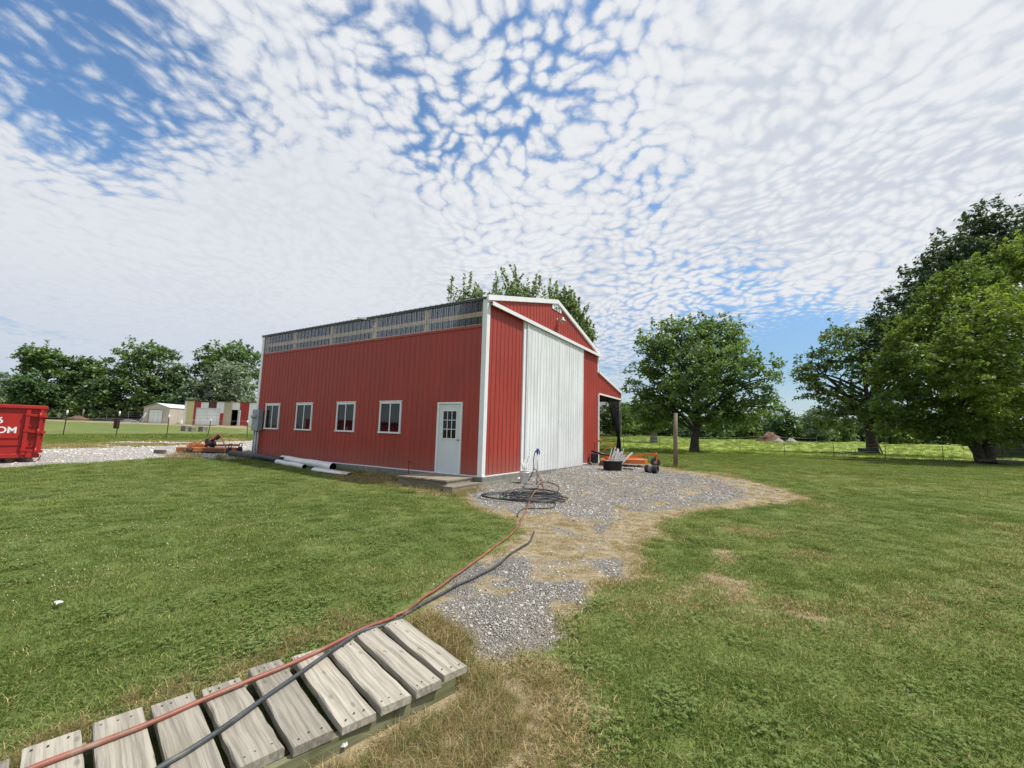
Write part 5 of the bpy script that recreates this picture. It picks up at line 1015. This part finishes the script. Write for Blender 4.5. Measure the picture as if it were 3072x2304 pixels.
# ================================================================== GRASS, STONES
def instancer(name,src,P,sc,rz,attrs=None,rx=None,ry=None):
    me=bpy.data.meshes.new(name); P=np.asarray(P,'f'); me.vertices.add(len(P)); me.vertices.foreach_set('co',P.ravel())
    for nm,a in dict(sc=sc,rz=rz,rx=rx if rx is not None else np.zeros(len(P)),ry=ry if ry is not None else np.zeros(len(P)),**(attrs or {})).items():
        me.attributes.new(nm,'FLOAT','POINT').data.foreach_set('value',np.asarray(a,'f'))
    me.update(); o=bpy.data.objects.new(name,me); COL.objects.link(o)
    ng=bpy.data.node_groups.new(name+'_scatter','GeometryNodeTree'); ng.interface.new_socket('Geometry',in_out='INPUT',socket_type='NodeSocketGeometry'); ng.interface.new_socket('Geometry',in_out='OUTPUT',socket_type='NodeSocketGeometry')
    n=ng.nodes; l=ng.links; gi=n.new('NodeGroupInput'); go=n.new('NodeGroupOutput'); ip=n.new('GeometryNodeInstanceOnPoints'); oi=n.new('GeometryNodeObjectInfo'); oi.inputs['Object'].default_value=src; oi.inputs['As Instance'].default_value=True
    def na(nm):
        a=n.new('GeometryNodeInputNamedAttribute'); a.data_type='FLOAT'; a.inputs['Name'].default_value=nm; return a.outputs['Attribute']
    cx=n.new('ShaderNodeCombineXYZ'); 
    for i,k in enumerate(('rx','ry','rz')): l.new(na(k),cx.inputs[i])
    l.new(gi.outputs[0],ip.inputs['Points']); l.new(oi.outputs['Geometry'],ip.inputs['Instance']); l.new(cx.outputs[0],ip.inputs['Rotation']); l.new(na('sc'),ip.inputs['Scale']); l.new(ip.outputs[0],go.inputs[0])
    md=o.modifiers.new('scatter','NODES'); md.node_group=ng; return tag(o,kind='stuff')
def src(name,V,Q,m,tint=None):
    return bpy.data.objects.new(name,np_mesh(name,V,Q,m,tint))
def blades(n,rad,h0,h1,wd_,seed,lean=.5):
    r=np.random.default_rng(seed); a=r.uniform(0,2*math.pi,n); q=rad*np.sqrt(r.uniform(size=n)); b=np.stack([q*np.cos(a),q*np.sin(a),np.full(n,-.01)],1)
    d=r.uniform(0,2*math.pi,n); ln=np.abs(r.normal(size=n))*lean; h=r.uniform(h0,h1,n); dv=np.stack([np.cos(d),np.sin(d),np.zeros(n)],1); sv_=np.stack([-np.sin(d+r.normal(size=n)*.6),np.cos(d),np.zeros(n)],1)*wd_/2
    m=b+dv*(ln*h*.4)[:,None]; m[:,2]+=h*.6; t=b+dv*(ln*h*1.15)[:,None]; t[:,2]+=h*(1-.25*np.minimum(ln,1.5))
    V=np.stack([b-sv_,b+sv_,m+sv_*.8,m-sv_*.8,t],1).reshape(-1,3); k=np.arange(n)*5
    Q=np.concatenate([np.stack([k,k+1,k+2],1),np.stack([k,k+2,k+3],1),np.stack([k+3,k+2,k+4],1)]); return V,Q,np.repeat(r.uniform(size=n),5)
def grassmat(name,g1,g2,d1,d2,tr=.3):
    m=bpy.data.materials.new(name); m.use_nodes=True; g=G(m.node_tree); m.node_tree.nodes.clear()
    A=lambda n,t='INSTANCER':g.n('ShaderNodeAttribute',attribute_name=n,attribute_type=t).outputs['Fac']
    tint=A('tint','GEOMETRY'); c=g.mix(A('tone'),g1,g2); dd=g.mix(tint,d1,d2); f=g.ss(g.m('ADD',A('dry'),g.m('MULTIPLY',g.m('SUBTRACT',tint,.5),.75)),.30,.62)
    c=g.mix(f,c,dd); k=g.ss(tint,0.,1.,.68,1.4); c=g.mix(1.,c,g.xyz(k,k,k),'MULTIPLY')
    d=g.n('ShaderNodeBsdfDiffuse'); g.put(d.inputs[0],c); tl=g.n('ShaderNodeBsdfTranslucent'); g.put(tl.inputs[0],g.mix(1.,c,(1.15,1.2,.6),'MULTIPLY'))
    a=g.n('ShaderNodeMixShader'); a.inputs[0].default_value=tr; g.put(a.inputs[1],d.outputs[0]); g.put(a.inputs[2],tl.outputs[0]); o=g.n('ShaderNodeOutputMaterial'); g.put(o.inputs[0],a.outputs[0]); return m
GM=grassmat('grass_blade',(.128,.182,.045),(.245,.288,.095),(.27,.20,.095),(.44,.34,.19)); GP_=grassmat('pasture_blade',(.19,.27,.055),(.28,.35,.085),(.25,.2,.09),(.38,.32,.16))
V,Q,T_=blades(46,.12,.024,.050,.0050,1,1.25); clump=src('grass_clump',V,Q,GM,T_)
V,Q,T_=blades(34,.11,.10,.24,.004,2,.9); tall=src('tall_clump',V,Q,GM,T_)
V,Q,T_=blades(26,.30,.16,.34,.022,3,.5); rough=src('rough_clump',V,Q,GP_,T_)
r=np.random.default_rng(3); Vs=[];Qs=[];Ts=[]
for i in range(26):
    a=r.uniform(0,6.28); q=.11*math.sqrt(r.uniform()); x,y,z=q*math.cos(a),q*math.sin(a),r.uniform(.022,.045)
    for j in range(3):
        an=a+j*2.09; c=np.array([x+.008*math.cos(an),y+.008*math.sin(an),z]); s_=r.uniform(.005,.008); b0=len(Vs)*1
        for k in range(5):
            w=2*math.pi*k/5; Vs.append(c+np.array([s_*math.cos(w),s_*math.sin(w),.002*math.cos(w-an)]))
        Qs.append([b0,b0+1,b0+2]);Qs.append([b0,b0+2,b0+3]);Qs.append([b0,b0+3,b0+4]); Ts+= [r.uniform(.3,1)]*5
CLM=grassmat('clover_leaf',(.130,.185,.055),(.200,.250,.090),(.20,.2,.08),(.26,.24,.10)); clov=src('clover_clump',Vs,Qs,CLM,Ts)
def sample(n,r0,r1,pw=0.,half=1.42):
    """points in the view fan, density falling as r^-pw"""
    u_=RNG.uniform(size=n); e=2-pw; rr=(r0**e+u_*(r1**e-r0**e))**(1/e) if abs(e)>1e-6 else r0*(r1/r0)**u_
    a=RNG.uniform(-half*.86,half*.86,n)+math.atan2(FH[1],FH[0]); x=CAM[0]+rr*np.cos(a); y=CAM[1]+rr*np.sin(a); return x,y,rr
bwp=[Lp[0],Rp[0],Rp[-1],Lp[-1]]; stp=[(-2.,-1.28),(.1,-1.42),(.1,0),(-2.,0)]
def okplace(x,y):
    k=~((x>-L_-.05)&(x<.1)&(y>-.06)&(y<LE+.1)); k&=sdf(bwp,x,y)<-.05; k&=sdf(stp,x,y)<.0
    j=np.where(k&(np.hypot(x-CAM[0],y-CAM[1])<15))[0]
    if len(j): dd=np.min(np.hypot(x[j][:,None]-HPATH[None,:,0],y[j][:,None]-HPATH[None,:,1]),1); k[j[dd<.10]]=False
    return k
def hgt(x,y,rr):
    near=1-ss(20,60,rr); return gz(x,y)+near*(fbm(x,y,.8,60,3)*.018+fbm(x,y,4.,61,2)*.006)*np.clip(rr/3,0,1)
def tonef(x,y): return np.clip(.40+.75*fbm(x,y,.22,70)+.6*fbm(x,y,1.3,71)+RNG.normal(size=len(x))*.16,0,1)
x,y,rr=sample(74000,1.7,44.,1.08); gr,dry,dv,past=masks(x,y)
k=okplace(x,y)&(gr<.30+RNG.uniform(size=len(x))*.2)&(dv<.4)&((dry<.80)|(RNG.uniform(size=len(x))<.55)); x,y,rr,gr,dry=x[k],y[k],rr[k],gr[k],dry[k]
clv=fbm(x,y,.75,80)+RNG.normal(size=len(x))*.5>.62; P_=np.stack([x,y,hgt(x,y,rr)],1); sc=(1+.035*np.clip(rr-5,0,40))*RNG.uniform(.75,1.2,len(x))*np.where(dry>.7,.7,1.); tn=tonef(x,y); rz=RNG.uniform(0,6.28,len(x))
d2=np.clip(dry+RNG.normal(size=len(x))*.12,0,1)
m_=~(clv&(dry<.45)); instancer('lawn_grass',clump,P_[m_],sc[m_],rz[m_],dict(dry=d2[m_],tone=tn[m_])); m_=~m_
instancer('clover_patches',clov,P_[m_],sc[m_],rz[m_],dict(dry=d2[m_]*.4,tone=tn[m_]))
TALLM=.09
# tall dead grass by the boardwalk end, along the walls and the post, and at the drive edge
def tallset(poly,n,dryv,smin,smax,margin=-.05,flt=None):
    pl=np.array(poly)[:,:2]; lo=pl.min(0); hi=pl.max(0); x=RNG.uniform(lo[0],hi[0],n); y=RNG.uniform(lo[1],hi[1],n); k=(sdf(poly,x,y)+fbm(x,y,1.5,90)*.5>margin)&okplace(x,y)&(sdf(bwp,x,y)<-TALLM)
    x,y=x[k],y[k]; return x,y,np.clip(dryv+RNG.normal(size=len(x))*.22,0,1),RNG.uniform(smin,smax,len(x))
sets=[tallset(GP(c6,[(1750,140),(1850,200),(1990,280),(2100,350),(2190,330),(2330,420),(2300,700),(2000,900),(1500,900),(1250,800),(1420,740),(1700,640),(1860,500),(2000,420),(2060,360),(1900,230)]),1500,.62,.18,.48),
      tallset(GP(c7,[(240,800),(330,850),(420,920),(470,1000),(400,1020),(330,960),(240,880)]),260,.8,.35,.75),tallset(base_l,420,.6,.4,1.),tallset(base_s,260,.65,.3,.8),
      tallset([ground(*q)[:2] for q in ((480,1366),(560,1362),(620,1374),(520,1384))],90,.85,.7,1.3),tallset([ground(*q)[:2] for q in ((670,1366),(745,1362),(745,1386),(670,1384))],110,.15,.8,1.4),
      tallset([(pp[0]-.5,pp[1]-.5),(pp[0]+.6,pp[1]-.5),(pp[0]+.6,pp[1]+.5),(pp[0]-.5,pp[1]+.5)],50,.2,.6,1.2),
      tallset(GP(c6b,[(760,1290),(1180,1270),(1180,1200),(820,1190)]),260,.05,.7,1.3),
      tallset(tan2,260,.7,.2,.5),tallset(tan1,900,.68,.15,.4)]
x=np.concatenate([s[0] for s in sets]);y=np.concatenate([s[1] for s in sets]);dr_=np.concatenate([s[2] for s in sets]);sc=np.concatenate([s[3] for s in sets])
instancer('tall_dry_grass',tall,np.stack([x,y,hgt(x,y,np.hypot(x-CAM[0],y-CAM[1]))],1),sc,RNG.uniform(0,6.28,len(x)),dict(dry=dr_,tone=tonef(x,y)))
# pasture and fence-line growth
x,y,rr=sample(15000,33.,115.,1.5); w,d=wd(x,y); kk=w/d; k=(kk>-.02)&(d>39+RNG.normal(size=len(x))*2)&(d<104)&okplace(x,y); fx=[];
x,y,d=x[k],y[k],d[k]; instancer('pasture_grass',rough,np.stack([x,y,gz(x,y)],1),(.5+d/130)*RNG.uniform(.6,1.2,len(x)),RNG.uniform(0,6.28,len(x)),dict(dry=np.clip(RNG.normal(size=len(x))*.15+.08,0,1),tone=tonef(x,y)))
X1=[];
for bs,nn,hs in ((rb,900,1.0),(lb,240,.8)):
    for i in range(len(bs)-1):
        t=RNG.uniform(size=nn//len(bs))[:,None]; q=bs[i]*(1-t)+bs[i+1]*t; q=q+RNG.normal(size=q.shape)*np.array([.35,.35,0]); X1.append(q)
X1=np.vstack(X1); X1[:,2]=gz(X1[:,0],X1[:,1]); instancer('fence_line_grass',rough,X1,RNG.uniform(.4,.95,len(X1)),RNG.uniform(0,6.28,len(X1)),dict(dry=np.clip(RNG.normal(size=len(X1))*.2+.18,0,1),tone=RNG.uniform(0,.6,len(X1))))
# stones
def stone(seed,m):
    bm=bmesh.new(); bmesh.ops.create_icosphere(bm,subdivisions=1,radius=1.); r=random.Random(seed); s_=(r.uniform(.75,1.35),r.uniform(.6,1.),r.uniform(.45,.75))
    for v in bm.verts: f=r.uniform(.75,1.2); v.co=Vector((v.co.x*s_[0]*f,v.co.y*s_[1]*f,v.co.z*s_[2]*f))
    me=bpy.data.meshes.new('stone'); bm.to_mesh(me); bm.free(); me.materials.append(m); return bpy.data.objects.new('stone',me)
SM=bpy.data.materials.new('stone_mix'); SM.use_nodes=True; g=G(SM.node_tree); bs_=SM.node_tree.nodes['Principled BSDF']
tn_=g.n('ShaderNodeAttribute',attribute_name='tone',attribute_type='INSTANCER').outputs['Fac']; c_=g.mix(tn_,(.14,.13,.12),(.66,.63,.58)); g.put(bs_.inputs['Base Color'],c_); bs_.inputs['Roughness'].default_value=.85; bs_.inputs['Specular IOR Level'].default_value=.3
stn=[stone(i,SM) for i in range(4)]
def stones(name,n,r0,r1,pw,szf,tonec,which):
    x,y,rr=sample(n,r0,r1,pw,1.0); gr,dry,dv,past=masks(x,y); q=np.where(which=='g',gr,dv) if False else (gr if which=='g' else dv)
    k=okplace(x,y)&(q>RNG.uniform(size=n)*.9+.05); x,y,rr=x[k],y[k],rr[k]; n=len(x); pick=RNG.integers(0,4,n); s_=szf(rr)*RNG.lognormal(0,.38,n); tone=np.clip(RNG.beta(1.5,1.9,n)*tonec[1]+tonec[0]+.25*fbm(x,y,.9,95),0,1)
    P_=np.stack([x,y,hgt(x,y,rr)+s_*.15],1)
    for i in range(4): m=pick==i; instancer(name,stn[i],P_[m],s_[m],RNG.uniform(0,6.28,m.sum()),dict(tone=tone[m],dry=tone[m]),rx=RNG.normal(size=m.sum())*.4,ry=RNG.normal(size=m.sum())*.4)
stones('gravel_stones',150000,2.6,22.,1.0,lambda q:.0052+.00065*q,(.10,.90),'g')
stones('drive_stones',26000,11.,34.,1.,lambda q:.008+.0008*q,(.6,.6),'d')
# clover heads
bm=bmesh.new(); bmesh.ops.create_icosphere(bm,subdivisions=1,radius=.0062); me=bpy.data.meshes.new('clover_head'); bm.to_mesh(me); bm.free(); me.materials.append(mat('clover_white',(.62,.62,.50),.8)); chd=bpy.data.objects.new('clover_head',me)
x,y,rr=sample(7000,5.,20.,.6); gr,dry,dv,past=masks(x,y); w,d=wd(x,y); k=okplace(x,y)&(gr<.1)&(dry<.3)&(dv<.1)&(w<.4-.05*d)&(fbm(x,y,.4,99)>-.12); x,y,rr=x[k],y[k],rr[k]
instancer('clover_flowers',chd,np.stack([x,y,hgt(x,y,rr)+.055],1),RNG.uniform(.5,1.1,len(x)),RNG.uniform(0,6,len(x)),dict(tone=rr*0))
